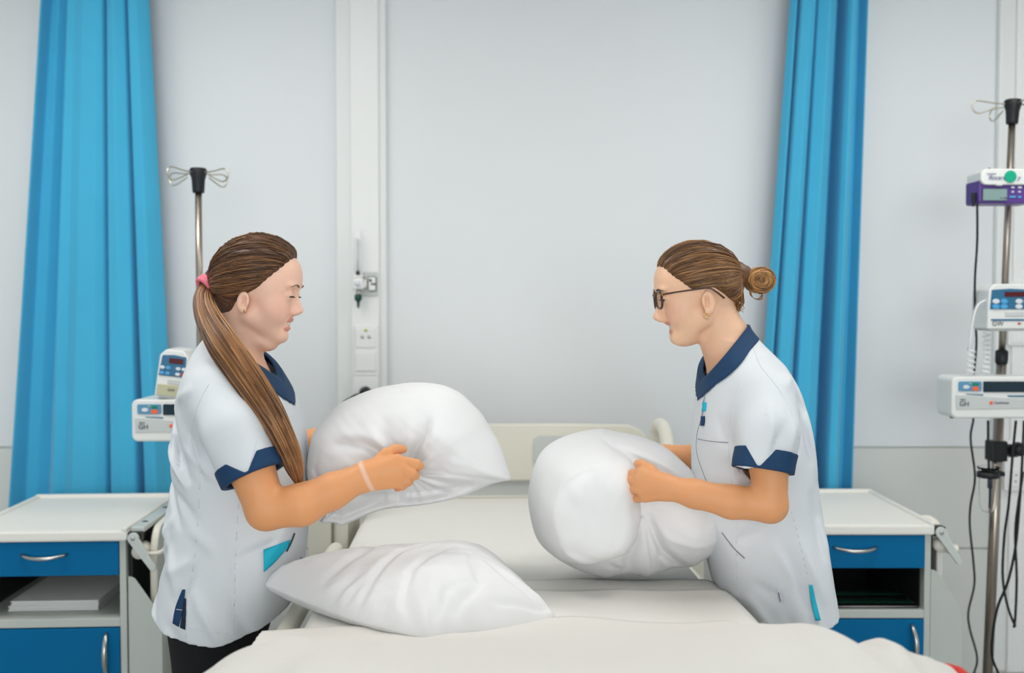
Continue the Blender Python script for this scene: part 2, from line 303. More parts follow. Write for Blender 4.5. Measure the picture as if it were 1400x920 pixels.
# ------------------------------------------------------------------ bedside cabinets
def cabinet(loc, rz, folded=True):
    r = empty('bedside_cabinet', loc, rz)          # local: x centred, y=0 front, z=0 floor
    w = 0.2275; d = 0.50; H = 0.827
    top = MB().box(-w, w, -0.012, d, H-0.040, H-0.010).build('top', 'cab_top', r, bevel=0.006)
    rim = MB().box(-w, w, d-0.016, d, H-0.012, H).box(-w, -w+0.014, -0.012, d-0.016, H-0.012, H-0.002).box(w-0.014, w, -0.012, d-0.016, H-0.012, H-0.002).build('rim', 'cab_top', top, bevel=0.003)
    b = w-0.006; zt = H-0.040
    MB().box(-b, -b+0.018, 0, d-0.02, 0.09, zt).build('side_panel', 'cab_grey', r, bevel=0.0015)
    MB().box(b-0.018, b, 0, d-0.02, 0.09, zt).build('side_panel', 'cab_grey', r, bevel=0.0015)
    MB().box(-b+0.018, b-0.018, d-0.035, d-0.02, 0.09, zt).build('back_panel', 'cab_grey', r)
    MB().box(-b+0.018, b-0.018, 0.0, d-0.035, 0.543, 0.567).build('shelf', 'cab_grey', r, bevel=0.002)
    MB().box(-b+0.018, b-0.018, 0.02, d-0.035, 0.09, 0.11).build('bottom_panel', 'cab_grey', r)
    MB().box(-b+0.018, b-0.018, 0.02, d-0.035, 0.686, 0.692).build('drawer_runner_panel', 'cab_grey', r)
    ln = MB().box(-b+0.0185, -b+0.0205, 0.03, d-0.037, 0.568, 0.685).box(b-0.0205, b-0.0185, 0.03, d-0.037, 0.568, 0.685).box(-b+0.0205, b-0.0205, d-0.040, d-0.036, 0.568, 0.685).build('compartment_dark_sheets', 'inner_dark', r)  # thin dark sheets added over the compartment's inner sides and back
    dr = MB().box(-b+0.019, b-0.019, -0.004, 0.016, 0.690, zt-0.002).build('drawer', 'cab_blue', r, bevel=0.0015)
    def handle(parent, c, L, vert):
        pts = []
        for k in range(13):
            t = k/12*2-1; a = t*L/2; y = -0.028*(1-abs(t)**2.6)-0.002; s = -0.006*(1-t*t)
            pts.append((c[0]+(s*0 if not vert else 0)+(a if not vert else -s*0.6), c[1]+y, c[2]+(a if vert else s)))
        MB().tube(pts, [0.0055+0.0025*(1-abs(k/12*2-1)) for k in range(13)], 10, flat=0.75).build('handle', 'steel', parent)
    handle(dr, (0, -0.004, 0.752), 0.125, False)
    do = MB().box(-b+0.019, b-0.019, -0.004, 0.016, 0.115, 0.540).build('door', 'cab_blue', r, bevel=0.0015)
    handle(do, (b-0.055, -0.004, 0.465), 0.125, True)
    # side accessories on the right flank
    x0 = b
    MB().box(x0, x0+0.012, 0.02, d-0.03, 0.45, zt+0.005).build('flank_rail', 'black_plastic', r)
    arm = MB().box(w+0.001, w+0.040, 0.02, d+0.005, H-0.022, H-0.006).build('swing_arm', 'bracket_grey', r, bevel=0.004) if folded else MB().tube(cr([(w-0.004, 0.10, H-0.02), (w+0.010, 0.07, H-0.010), (w+0.024, 0.05, H-0.018), (w+0.034, 0.045, H-0.035)]), 0.012, 10).build('swing_arm', 'cream_plastic', r)
    for yy in ((0.09, 0.29) if folded else ()): MB().lathe([(0.009, H-0.0065), (0.009, H-0.0052)], (w+0.020, yy, 0), 'z', 14).build('arm_hole', 'black_plastic', arm)
    MB().box(x0+0.004, x0+0.042, 0.0, 0.03, H-0.046, H-0.018).build('arm_end', 'black_plastic', r, bevel=0.002)
    lv = MB().prism([(x0+0.024+0.016*math.cos(a), H-0.032+0.016*math.sin(a)) for a in np.linspace(-0.1, math.pi+0.6, 10)]+[(x0+0.070, H-0.122), (x0+0.078, H-0.127), (x0+0.086, H-0.120), (x0+0.084, H-0.112)], -0.014, -0.004).build('lever', 'bracket_grey', r, bevel=0.002)
    MB().lathe([(0.005, -0.017), (0.005, -0.013)], (x0+0.024, 0, H-0.032), 'y', 10).build('screw', 'steel', lv)
    MB().lathe([(0.020, 0.004), (0.020, 0.06)], (x0+0.034, 0, H-0.075), 'y', 16).build('pivot', 'cream_plastic', r)
    if not folded: MB().tube(cr([(x0+0.034, 0.02, H-0.078), (x0+0.06, 0.015, H-0.086), (x0+0.083, 0.012, H-0.084)]), [0.013]*9+[0.013]*7+[0.009], 10).build('hook', 'cream_plastic', r)
    else: MB().tube(cr([(x0+0.034, 0.02, H-0.082), (x0+0.065, 0.015, H-0.082), (x0+0.095, 0.012, H-0.076), (x0+0.112, 0.01, H-0.055), (x0+0.114, 0.012, H-0.03)]), 0.0065).build('hook', 'cream_plastic', r)
    # fold-down bed table leaf
    def leaf(x, th):
        P = [(0.045, 0.34), (0.045, H-0.10)]+[(0.045+0.06*(1-math.cos(a)), H-0.10+0.085*math.sin(a)) for a in np.linspace(0.2, math.pi/2, 7)]+[(d+0.02, H+0.01), (d+0.02, 0.34)]
        return MB().prism(P, x, x+th, 'x')
    if folded:
        leaf(x0+0.052, 0.020).build('table_leaf', 'cream_plastic', r, bevel=0.004); leaf(x0+0.0722, 0.002).build('leaf_veneer', 'cab_grey', r)
    else: MB().box(x0+0.036, x0+0.054, 0.045, 0.40, 0.34, H-0.095).build('table_leaf', 'cab_top', r, bevel=0.004)
    sr = MB().prism([(x0+0.003, 0.10), (x0+0.003, 0.683), (x0+0.012, 0.682), (x0+0.022, 0.676), (x0+0.046, 0.640), (x0+0.082, 0.585), (x0+0.094, 0.555), (x0+0.096, 0.52), (x0+0.096, 0.10)], 0.006, 0.012).build('side_rack', 'cab_grey', r, bevel=0.001)
    MB().box(x0+0.092, x0+0.096, 0.012, 0.04, 0.10, 0.52).build('rack_flange', 'cab_grey', sr)
    for (x, y) in ((-0.19, 0.04), (0.19, 0.04), (-0.19, 0.43), (0.19, 0.43)):
        cs = MB().lathe([(0.036, -0.012), (0.038, -0.008), (0.038, 0.008), (0.036, 0.012)], (x, y, 0.038), 'x', 18).build('castor', 'rubber', r)
        MB().box(x-0.016, x+0.016, y-0.018, y+0.018, 0.06, 0.09).build('castor_fork', 'cab_grey', cs, bevel=0.002)
    return r
cl = W(59, 725, 2.755); crr = W(1170, 715, 2.84)
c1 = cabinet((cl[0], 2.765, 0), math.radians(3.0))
tag(c1, 'grey bedside cabinet with blue drawer and door holding white paper', 'cabinet', 'blue fronted bedside cabinets')
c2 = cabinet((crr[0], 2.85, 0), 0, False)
tag(c2, 'grey bedside cabinet with blue fronts and dark slatted compartment beside the drip pole', 'cabinet', 'blue fronted bedside cabinets')
# slatted insert in the right compartment
for k in range(11):
    y = 0.012+k*0.041
    s = MB().box(-0.195, 0.195, y, y+0.033, 0.5675, 0.5745).build('slat', 'slat_green' if k in (1, 3) else 'slat_black', c2, bevel=0.003, seg=1)
# paper bundles on the left shelf
xa = W(5, 800, 2.83)[0]; xb_ = W(127, 800, 2.83)[0]
for k, (z0, lab) in enumerate(((0.568, 'lower bundle of white folded paper on the cabinet shelf'), (0.583, 'upper bundle of white folded paper on the cabinet shelf'))):
    o = empty('paper_bundle', ((xa+xb_)/2+0.004*k, 3.0, z0), math.radians(3.0))
    tag(o, lab, 'paper', 'white paper bundles on the cabinet shelf')
    hw = (xb_-xa)/2-0.003*k
    for j in range(4):
        e = 0.0015*((j*7+k*3) % 3)
        MB().box(-hw+e, hw-e, -0.16+e, 0.16, j*0.0036, j*0.0036+0.0033).build('paper_sheaf', 'paper', o, bevel=0.0012, seg=1)
# ------------------------------------------------------------------ drip poles and pumps
def drip_pole(base, ztop, tilt, spread, name_label, rz=0.0, leg=0.24):
    r = empty('drip_pole', base, 0); r.rotation_euler = (0, tilt, 0)
    tag(r, name_label, 'drip pole', 'steel drip poles')
    H = ztop
    MB().tube([(0, 0, 0.10), (0, 0, H*0.62)], 0.0155, 16).build('lower_tube', 'pole_steel', r)
    MB().tube([(0, 0, H*0.60), (0, 0, H-0.02)], 0.0105, 14).build('upper_tube', 'pole_steel', r)
    MB().lathe([(0.017, H*0.62-0.03), (0.019, H*0.62-0.02), (0.019, H*0.62+0.01), (0.012, H*0.62+0.015)], n=16).build('collar', 'black_plastic', r)
    MB().lathe([(0.017, H-0.075), (0.018, H-0.07), (0.020, H-0.035), (0.025, H-0.018), (0.026, H-0.006), (0.023, H)], n=20).build('hub', 'black_plastic', r)
    for k in range(4):
        a = rz+k*math.pi/2; c, s = math.cos(a), math.sin(a)
        prof = [(0.02, -0.014), (0.06, -0.013), (spread-0.02, -0.008), (spread-0.004, -0.012), (spread+0.003, -0.026), (spread-0.006, -0.042), (spread-0.022, -0.046), (spread-0.045, -0.038), (spread-0.075, -0.024)]
        MB().tube(cr([(p*c, p*s, H+z) for p, z in prof], 6), 0.0024, 8).build('hook', 'wire_steel', r)
    for k in range(5):
        a = rz+0.3+k*2*math.pi/5; c, s = math.cos(a), math.sin(a)
        lg = MB().tube([(0.01*c, 0.01*s, 0.075), (0.10*c, 0.10*s, 0.068), (leg*c, leg*s, 0.05)], [0.014, 0.012, 0.010], 10).build('leg', 'cab_grey', r)
        MB().lathe([(0.021, -0.009), (0.023, -0.006), (0.023, 0.006), (0.021, 0.009)], ((leg-0.008)*c, (leg-0.008)*s, 0.0235), 'x', 16).build('castor', 'rubber', lg)
    MB().lathe([(0.03, 0.05), (0.036, 0.06), (0.036, 0.10), (0.02, 0.12)], n=18).build('base_hub', 'cab_grey', r)
    return r
YP = 3.12
pb = W(1343, 1000, YP); pt = W(1385, 136, YP)
drip_pole((pt[0]-0.059, YP, 0), pt[2], math.radians(1.62), 0.128, 'steel drip pole on wheels at the right edge carrying three pumps', math.radians(4))
qt = W(271, 230, 3.06)
drip_pole((qt[0], 3.06, 0), qt[2], 0, 0.12, 'steel drip pole behind the nurse with the ponytail', math.radians(-28))
def btn(parent, name, x, z, rx, rz_, y, m): MB().prism(disc(x, z, rx, rz_, 16), y-0.003, y+0.001).build(name, m, parent, bevel=0.0008, seg=1)
def pump_flat(loc, w, h, d, label, full=True, rz=0.0):
    """wide syringe pump, local origin at top left front corner"""
    r = empty('syringe_pump', loc, rz); tag(r, label, 'infusion pump', 'white infusion pumps')
    MB().prism(rrect(0, w, -h, 0, 0.018, 7), 0.0, d).build('housing', 'pump_white', r, bevel=0.006, seg=3)
    MB().prism([(0.010, -0.60*h), (0.012, -0.865*h+0.010), (w-0.03, -0.75*h), (w-0.03, -0.55*h), (0.010, -0.43*h)], -0.0022, 0.002).build('fascia', 'pump_grey', r, bevel=0.001, seg=1)
    MB().prism(rrect(0.018, 0.088, -0.345*h, -0.11*h, 0.005), -0.003, 0.002).build('keypad', 'pump_lightblue', r, bevel=0.001, seg=1)
    btn(r, 'button', 0.041, -0.245*h, 0.010, 0.0058, -0.002, 'btn_white')
    btn(r, 'button', 0.069, -0.285*h, 0.0105, 0.0066, -0.002, 'btn_orange')
    MB().prism(rrect(0.060, 0.078, -0.215*h, -0.145*h, 0.002), -0.005, 0.0).build('button', 'btn_green', r)
    btn(r, 'indicator', 0.052, -0.155*h, 0.003, 0.002, -0.002, 'yellow_green')
    MB().prism(rrect(0.093, w-0.02, -0.37*h, -0.11*h, 0.003), -0.003, 0.002).build('display', 'pump_dark', r, bevel=0.001, seg=1)
    MB().prism([(0.04, -0.405*h), (0.093, -0.42*h), (0.093, -0.45*h), (0.045, -0.425*h)], -0.0018, 0.002).build('stripe', 'pump_blue', r)
    if full: MB().prism([(0.165, -0.445*h), (w-0.02, -0.45*h), (w-0.02, -0.49*h), (0.17, -0.48*h)], -0.0018, 0.002).build('stripe', 'pump_blue', r)
    text('print', 'GH', 0.020, 'print_dark', r, (0.021, -0.0035, -0.70*h)); text('print', 'Alaris', 0.0075, 'print_dark', r, (0.023, -0.0035, -0.565*h))
    btn(r, 'emblem', 0.117, -0.622*h, 0.0055, 0.0055, -0.0018, 'btn_orange'); 
    if full: text('print', 'CareFusion', 0.0095, 'print_dark', r, (0.126, -0.0035, -0.645*h))
    for x in (0.025, w-0.04): MB().lathe([(0.006, -h-0.005), (0.007, -h+0.002)], (x, d*0.5, 0), 'z', 10).build('foot', 'rubber', r)
    return r
def pump_tall(loc, w, h, d, label, rz=0.0, ry=0.0, plate=False):
    r = empty('volumetric_pump', loc, rz); r.rotation_euler = (0, ry, rz); tag(r, label, 'infusion pump', 'white infusion pumps')
    MB().prism([(0, -h), (w, -h), (w, -0.02), (w-0.02, 0), (0.02, 0), (0.003, -0.018)], 0, d).build('housing', 'pump_white', r, bevel=0.005, seg=3)
    MB().prism([(0.006, -0.56*h), (w-0.006, -0.56*h), (w-0.009, -0.13*h), (w*0.5, -0.105*h), (0.011, -0.13*h)], -0.0025, 0.002).build('keypad', 'pump_blue', r, bevel=0.001, seg=1)
    MB().prism(rrect(w*0.36, w*0.82, -0.285*h, -0.175*h, 0.002), -0.0045, 0.0).build('display', 'led_red', r, bevel=0.0006, seg=1)
    s = w/0.125
    for (x, z, m) in ((0.021, -0.385, 'btn_white'), (0.044, -0.385, 'btn_blue'), (0.021, -0.50, 'btn_blue'), (0.044, -0.50, 'btn_blue'), (0.085, -0.385, 'btn_white'), (0.085, -0.50, 'btn_white'), (0.108, -0.385, 'btn_white')):
        btn(r, 'button', x*s, z*h, 0.0098*s, 0.0068*s, -0.002, m)
    if plate: MB().prism(rrect(0.100*s, 0.116*s, -0.54*h, -0.46*h, 0.002), -0.005, 0.0).build('button', 'btn_red', r)
    MB().prism(rrect(w*0.38, w*0.9, -0.72*h, -0.62*h, 0.004), -0.002, 0.002).build('door_latch', 'pump_grey', r, bevel=0.001, seg=1)
    if plate:
        MB().prism(rrect(0.006, w-0.008, -0.97*h, -0.74*h, 0.003), -0.003, 0.002).build('name_plate', 'label_beige', r, bevel=0.001, seg=1)
        text('print', 'GW', 0.016*s, 'print_dark', r, (w*0.42, -0.0038, -0.87*h))
    else:
        MB().prism(rrect(0.010, w-0.004, -0.815*h, -0.775*h, 0.002), -0.0022, 0.002).build('stripe', 'pump_blue', r)
        text('print', 'GW', 0.0195, 'print_dark', r, (0.013, -0.001, -0.925*h))
        btn(r, 'emblem', w*0.70, -0.875*h, 0.005, 0.003, 0.0, 'btn_red')
    MB().box(0.01, w-0.01, 0.006, d-0.01, -h-0.006, -h).build('base', 'pump_grey', r, bevel=0.002)
    return r
YQ = YP-0.13
a = W(1302, 515, YQ); b = W(1302, 572, YQ)
pump_flat((a[0], YQ, a[2]), 0.30, a[2]-b[2], 0.11, 'wide white syringe pump marked GH with dark display on the right-hand pole')
a = W(1351, 388, YQ); b = W(1351, 450, YQ)
pump_tall((a[0], YQ, a[2]), 0.135, a[2]-b[2], 0.11, 'white pump marked GW with red display on the right-hand pole')
a = W(200, 541, 3.02); b = W(200, 598, 3.02)
pump_flat((a[0], 2.90, a[2]), 0.24, (a[2]-b[2])*0.97, 0.145, 'white syringe pump with orange button beside the blue curtain', False)
a = W(236, 474, 3.0); b = W(227, 537, 3.0)
pump_tall((a[0]-0.004, 2.90, a[2]), 0.088, (a[2]-b[2])*1.0, 0.14, 'small white pump with beige name plate behind the ponytailed nurse', 0.10, math.radians(7), True)
# clamps carrying the pumps
def clamp(c, label):
    r = empty('pole_clamp', c); tag(r, label, 'clamp')
    MB().box(-0.028, 0.024, -0.024, 0.026, -0.032, 0.032).build('jaw', 'black_plastic', r, bevel=0.005)
    MB().lathe([(0.010, 0.024), (0.010, 0.036), (0.021, 0.038), (0.021, 0.062), (0.016, 0.066)], (0, 0, 0), 'x', 16).build('screw_knob', 'black_plastic', r)
cp = W(1363, 616, YP); clamp((cp[0], YP, cp[2]), 'black screw clamp on the right-hand drip pole below the pumps')
def black_knob():
    c = W(1393, 614, YP-0.02); r = empty('cable_holder', (c[0], YP-0.02, c[2])); tag(r, 'round black knob among the cables at the right edge', 'knob')
    MB().lathe([(0.014, -0.02), (0.021, -0.014), (0.022, 0.01), (0.016, 0.016)], (0, 0, 0), 'y', 18).build('knob', 'black_plastic', r)
    MB().tube([(0.0, 0.012, 0), (-0.03, 0.02, 0.0), (-0.052, 0.02, 0.0)], 0.007).build('stem', 'black_plastic', r)
black_knob()
def feeding_pump():
    a = W(1339, 231, YQ); b = W(1339, 278, YQ); h = a[2]-b[2]; w = 0.168
    r = empty('feeding_pump', (a[0], YQ, a[2])); tag(r, 'purple and white feeding pump with green disc high on the right-hand pole', 'infusion pump')
    MB().prism(rrect(0, w, -h, -0.30*h, 0.008), 0.0, 0.09).build('housing', 'pump_purple', r, bevel=0.004, seg=3)
    MB().prism(rrect(0.001, w, -0.47*h, 0, 0.018, 7), -0.010, 0.085).build('door', 'pump_white', r, bevel=0.004, seg=3)
    MB().prism(rrect(0.009, 0.083, -0.93*h, -0.57*h, 0.002), -0.003, 0.002).build('lcd_frame', 'print_dark', r)
    MB().prism(rrect(0.0105, 0.0815, -0.915*h, -0.585*h, 0.002), -0.0045, 0.002).build('lcd_screen', 'lcd', r)
    for (x, z, wd) in ((0.064, -0.855, 0.004), (0.076, -0.85, 0.010)): MB().box(x-wd/2, x+wd/2, -0.0055, -0.004, z*h-0.0015, z*h+0.0015).build('lcd_digits', 'print_dark', r)
    for (x, z, wd) in ((0.100, -0.535, 0.010), (0.121, -0.535, 0.012), (0.100, -0.665, 0.006), (0.120, -0.665, 0.007), (0.100, -0.81, 0.018), (0.121, -0.815, 0.010)):
        MB().prism(rrect(x-wd/2, x+wd/2, z*h-0.0025, z*h+0.0025, 0.002), -0.003, 0.001).build('key', 'btn_white' if z > -0.8 else 'btn_blue', r)
    btn(r, 'green_disc', 0.087, -0.235*h, 0.018, 0.018, -0.0115, 'disc_green')
    text('print', 'flocare', 0.019, 'print_violet', r, (0.021, -0.0125, -0.325*h), shear=0.35); text('print', 'nutricia', 0.009, 'print_violet', r, (0.017, -0.0125, -0.18*h))
    text('print', 'y', 0.019, 'print_violet', r, (0.108, -0.0125, -0.325*h), shear=0.35)
    MB().box(0.045, 0.065, -0.013, -0.004, -0.50*h, -0.46*h).build('door_tab', 'pump_grey', r, bevel=0.002)
    for x in (0.044, 0.116): MB().lathe([(0.004, 0), (0.004, 0.007)], (x, 0.03, 0), 'z', 10).build('peg', 'print_dark', r)
    c = W(1336, 268, YQ); p = empty('charger_cord', (a[0]-0.006, YQ+0.02, c[2])); tag(p, 'black charger cord plugged into the side of the feeding pump', 'cord', 'black cables at the drip pole')
    MB().prism([(-0.007, 0.012), (0.0055, 0.012), (0.0055, -0.012), (0.001, -0.03), (-0.003, -0.03), (-0.006, -0.012)], -0.006, 0.006).build('connector', 'black_plastic', p, bevel=0.002)
    pts = [W(x, y, Y)-np.array(p.location) for x, y, Y in ((1336, 279, YQ+0.02), (1336, 330, YQ+0.03), (1333, 380, YQ+0.05), (1333, 430, YQ+0.1), (1335, 470, YQ+0.12), (1331, 520, YQ+0.13), (1331, 570, YQ+0.14), (1327, 600, YQ+0.14), (1333, 652, YQ+0.14), (1327, 690, YQ+0.16), (1326, 720, YQ+0.2), (1331, 770, YQ+0.25), (1332, 800, YQ+0.27), (1324, 836, YQ+0.28), (1326, 860, YQ+0.28), (1336, 900, YQ+0.28), (1330, 930, YQ+0.28), (1326, 1000, YQ+0.28))]
    MB().tube(cr(pts, 6), 0.0036, 8).build('cable', 'black_cable', p)
feeding_pump()
def cable(pts, label, r=0.0040):
    P = cr([W(*p) for p in pts], 6); o = P[0].copy(); e = MB().tube(P-o, r, 8).build('power_cable', 'black_cable'); e.location = o
    tag(e, label, 'cable', 'black cables at the drip pole')
cable([(1351, 575, YQ+0.11), (1351, 610, YQ+0.09), (1352, 640, YQ+0.08), (1353, 664, YQ+0.085)], 'short black cable running from the syringe pump into the clear cup')
cable([(1389, 575, 3.05), (1386, 605, 3.04), (1383, 640, 3.04), (1379, 690, 3.05), (1373, 735, 3.06), (1371, 790, 3.07), (1378, 830, 3.08), (1388, 856, 3.09)], 'black cable hanging left of the crossing, ending in a free tip')
cable([(1400, 575, 3.01), (1397, 640, 3.0), (1393, 700, 3.0), (1388, 750, 3.01), (1378, 795, 3.02), (1364, 830, 3.04), (1357, 870, 3.05), (1357, 900, 3.06), (1368, 935, 3.06), (1362, 1000, 3.06)], 'black cable crossing in front and curling behind the pole foot')
cable([(1399, 645, 3.08), (1392, 690, 3.10), (1388, 730, 3.11), (1390, 790, 3.12), (1388, 845, 3.12), (1386, 858, 3.12)], 'black cable hanging furthest back beside the wall socket')
# curly cords
def curly(x0, y0, x1, y1, Y, lead, label, nt, R):
    a = W(x0, y0, Y); b = W(x1, y1, Y); pts = list(cr([W(*q) for q in lead], 6)) if lead else []
    N = nt*12
    for k in range(N+1):
        t = k/N; c = a+(b-a)*t; pts.append(c+np.array([R*math.cos(2*math.pi*nt*t+math.pi), R*math.sin(2*math.pi*nt*t+math.pi)*0.9, 0]))
    P = np.array(pts); o = P[0].copy(); e = MB().tube(P-o, 0.0030, 6).build('coiled_cord', 'cord_white'); e.location = o; tag(e, label, 'cord', 'white coiled cords between the pumps')
curly(1328, 478, 1327, 513, YQ+0.02, [(1348, 410, YQ+0.02), (1338, 416, YQ+0.015), (1332, 430, YQ+0.01), (1328, 455, YQ+0.01), (1326, 470, YQ+0.01)], 'white coiled cord looping out left of the GW pump', 5, 0.010)
curly(1349, 455, 1348, 513, YQ+0.055, None, 'white coiled cord hanging straight under the GW pump', 9, 0.009)
# clear cup on ring
def cup():
    c = W(1350, 648, YP-0.06); r = empty('clear_cup', (c[0], YP-0.065, c[2])); tag(r, 'clear plastic test-tube shaped cup held in a black ring', 'cup')
    z = W(1350, 700, YP-0.06)[2]-c[2]
    outer = [(0.002, z), (0.014, z+0.003), (0.022, z+0.014), (0.026, z+0.035), (0.027, 0.0), (0.029, 0.014), (0.033, 0.022)]
    inner = [(max(0.001, a-0.0015), b+0.0015) for a, b in outer[::-1]]
    MB().lathe(outer+inner, n=24).build('cup_wall', 'clear_plastic', r)
    MB().lathe([(0.0295, -0.010), (0.033, -0.009), (0.033, 0.007), (0.0295, 0.008), (0.0295, -0.010)], n=24).build('ring', 'black_plastic', r)
    MB().box(0.030, 0.050, -0.006, 0.045, -0.006, 0.008).build('ring_bracket', 'black_plastic', r, bevel=0.002)
    MB().lathe([(0.003, -0.105), (0.003, -0.045), (0.0075, -0.042), (0.0075, -0.012), (0.004, -0.008), (0.004, -0.004)], (0.006, 0, 0), n=12).build('probe', 'print_dark', r)
cup()
# ------------------------------------------------------------------ fabrics
mat('linen_white', srgb(242, 242, 242), 0.85, bump=(900, 0.06, 0.001), var=0.006, sheen=0.1)
mat('sheet_white', srgb(240, 238, 232), 0.85, bump=(14, 0.22, 0.008), var=0.006)
mat('duvet_white', srgb(234, 231, 225), 0.85, bump=(22, 0.25, 0.006), var=0.006)
mat('red_trim', srgb(226, 60, 50), 0.7, var=0.03)
def snoise(P, scale, seed, oct=3):
    r = np.random.default_rng(seed); out = np.zeros(P.shape[:-1], P.dtype); a = 1.0
    for o in range(oct):
        for k in range(5):
            d = r.normal(size=P.shape[-1]); d = (d/np.linalg.norm(d)).astype(P.dtype)
            out += (a/5)*np.sin((P@d)*P.dtype.type(scale*(2**o)*(0.7+0.6*r.random()))+P.dtype.type(r.random()*6.28))
        a *= 0.55
    return out
def segd(P, a, b):
    a = np.asarray(a, float); b = np.asarray(b, float); ab = b-a
    t = np.clip(((P-a)@ab)/(ab@ab+1e-12), 0, 1)
    return np.linalg.norm(P-(a+t[..., None]*ab), axis=-1), t
def polyd(P, pts, closed=False):
    D = np.full(P.shape[:-1], 1e9); n = len(pts); T = np.zeros_like(D)
    for i in range(n if closed else n-1):
        d, t = segd(P, pts[i], pts[(i+1) % n]); m = d < D; D = np.where(m, d, D); T = np.where(m, (i+t)/(n-1), T)
    return D, T
def inside(P, poly):
    x, y = P[..., 0], P[..., 1]; c = np.zeros(x.shape, bool); n = len(poly)
    for i in range(n):
        x1, y1 = poly[i]; x2, y2 = poly[(i+1) % n]
        with np.errstate(divide='ignore', invalid='ignore'):
            c ^= ((y1 > y) != (y2 > y)) & (x < (x2-x1)*(y-y1)/(y2-y1+1e-15)+x1)
    return c
def polysd(P, poly):
    d, _ = polyd(P, poly, True); return np.where(inside(P, poly), -d, d)
def inflate(name, outline, center, mapf, Tf, Tb, Rf, Rb, front, m, N=260, M=56, sm=5, pw=1.0):
    O = cr(outline, sm, True); c = np.array(center, float)
    ang = np.unwrap(np.arctan2(O[:, 1]-c[1], O[:, 0]-c[0])); rad = np.linalg.norm(O-c, axis=1)
    if ang[-1] < ang[0]: ang = ang[::-1]; rad = rad[::-1]
    o = np.argsort(ang); ang, rad = ang[o], rad[o]
    ang2 = np.concatenate([ang-2*math.pi, ang, ang+2*math.pi]); rad2 = np.tile(rad, 3)
    th = np.linspace(0, 2*math.pi, N, endpoint=False)+ang[0]; R = np.interp(th, ang2, rad2)
    k = np.arange(1, M+1)/M; rr = 1-(1-k)**1.6
    G = c+rr[:, None, None]*(R[:, None]*np.stack([np.cos(th), np.sin(th)], 1))[None]      # M,N,2
    rim = G[-1]
    D, _ = polyd(G, [tuple(p) for p in rim], True); D[-1] = 0
    rp = lambda R_: np.sqrt(np.clip(1-(1-np.clip(D/R_, 0, 1))**2, 0, 1))
    rho = np.broadcast_to((rr[:, None]*R[None]), D.shape); TH = np.broadcast_to(th[None], D.shape)
    e = np.clip(D/0.02, 0, 1)
    hf = Tf*rp(Rf)**pw; hf = hf+front(G, rho, TH, D)*e
    hf = np.maximum(hf, 0.0)
    hb = Tb*rp(Rb)**pw*(1+0.06*snoise(G, 25, 5))
    cd = np.array([[c[0], c[1]]]); hf0 = hf[0].mean(); hb0 = hb[0].mean()
    V = [mapf(c[0], c[1], hf0)]; V += [mapf(G[i, j, 0], G[i, j, 1], hf[i, j]) for i in range(M) for j in range(N)]
    nb = len(V)
    V.append(mapf(c[0], c[1], -hb0)); V += [mapf(G[i, j, 0], G[i, j, 1], -hb[i, j]) for i in range(M-1) for j in range(N)]
    fi = lambda i, j: 1+i*N+j % N
    bi = lambda i, j: (nb+1+i*N+j % N) if i < M-1 else fi(M-1, j)
    F = [(0, fi(0, j), fi(0, j+1)) for j in range(N)]+[(fi(i, j), fi(i+1, j), fi(i+1, j+1), fi(i, j+1)) for i in range(M-1) for j in range(N)]
    F += [(nb, bi(0, j+1), bi(0, j)) for j in range(N)]+[(bi(i, j+1), bi(i+1, j+1), bi(i+1, j), bi(i, j)) for i in range(M-1) for j in range(N)]
    mb = MB(); mb.add(V, F, True); ob = mb.build(name, m)
    return ob
def groove(G, pts, w, amp, taper=True):
    d, t = polyd(G, pts); a = np.sin(np.pi*np.clip(t*0.9+0.08, 0, 1))**0.6 if taper else 1.0
    return amp*a*np.exp(-(d/w)**2)
def XZ(px, py, Y): q = W(px, py, Y); return (q[0], q[2])
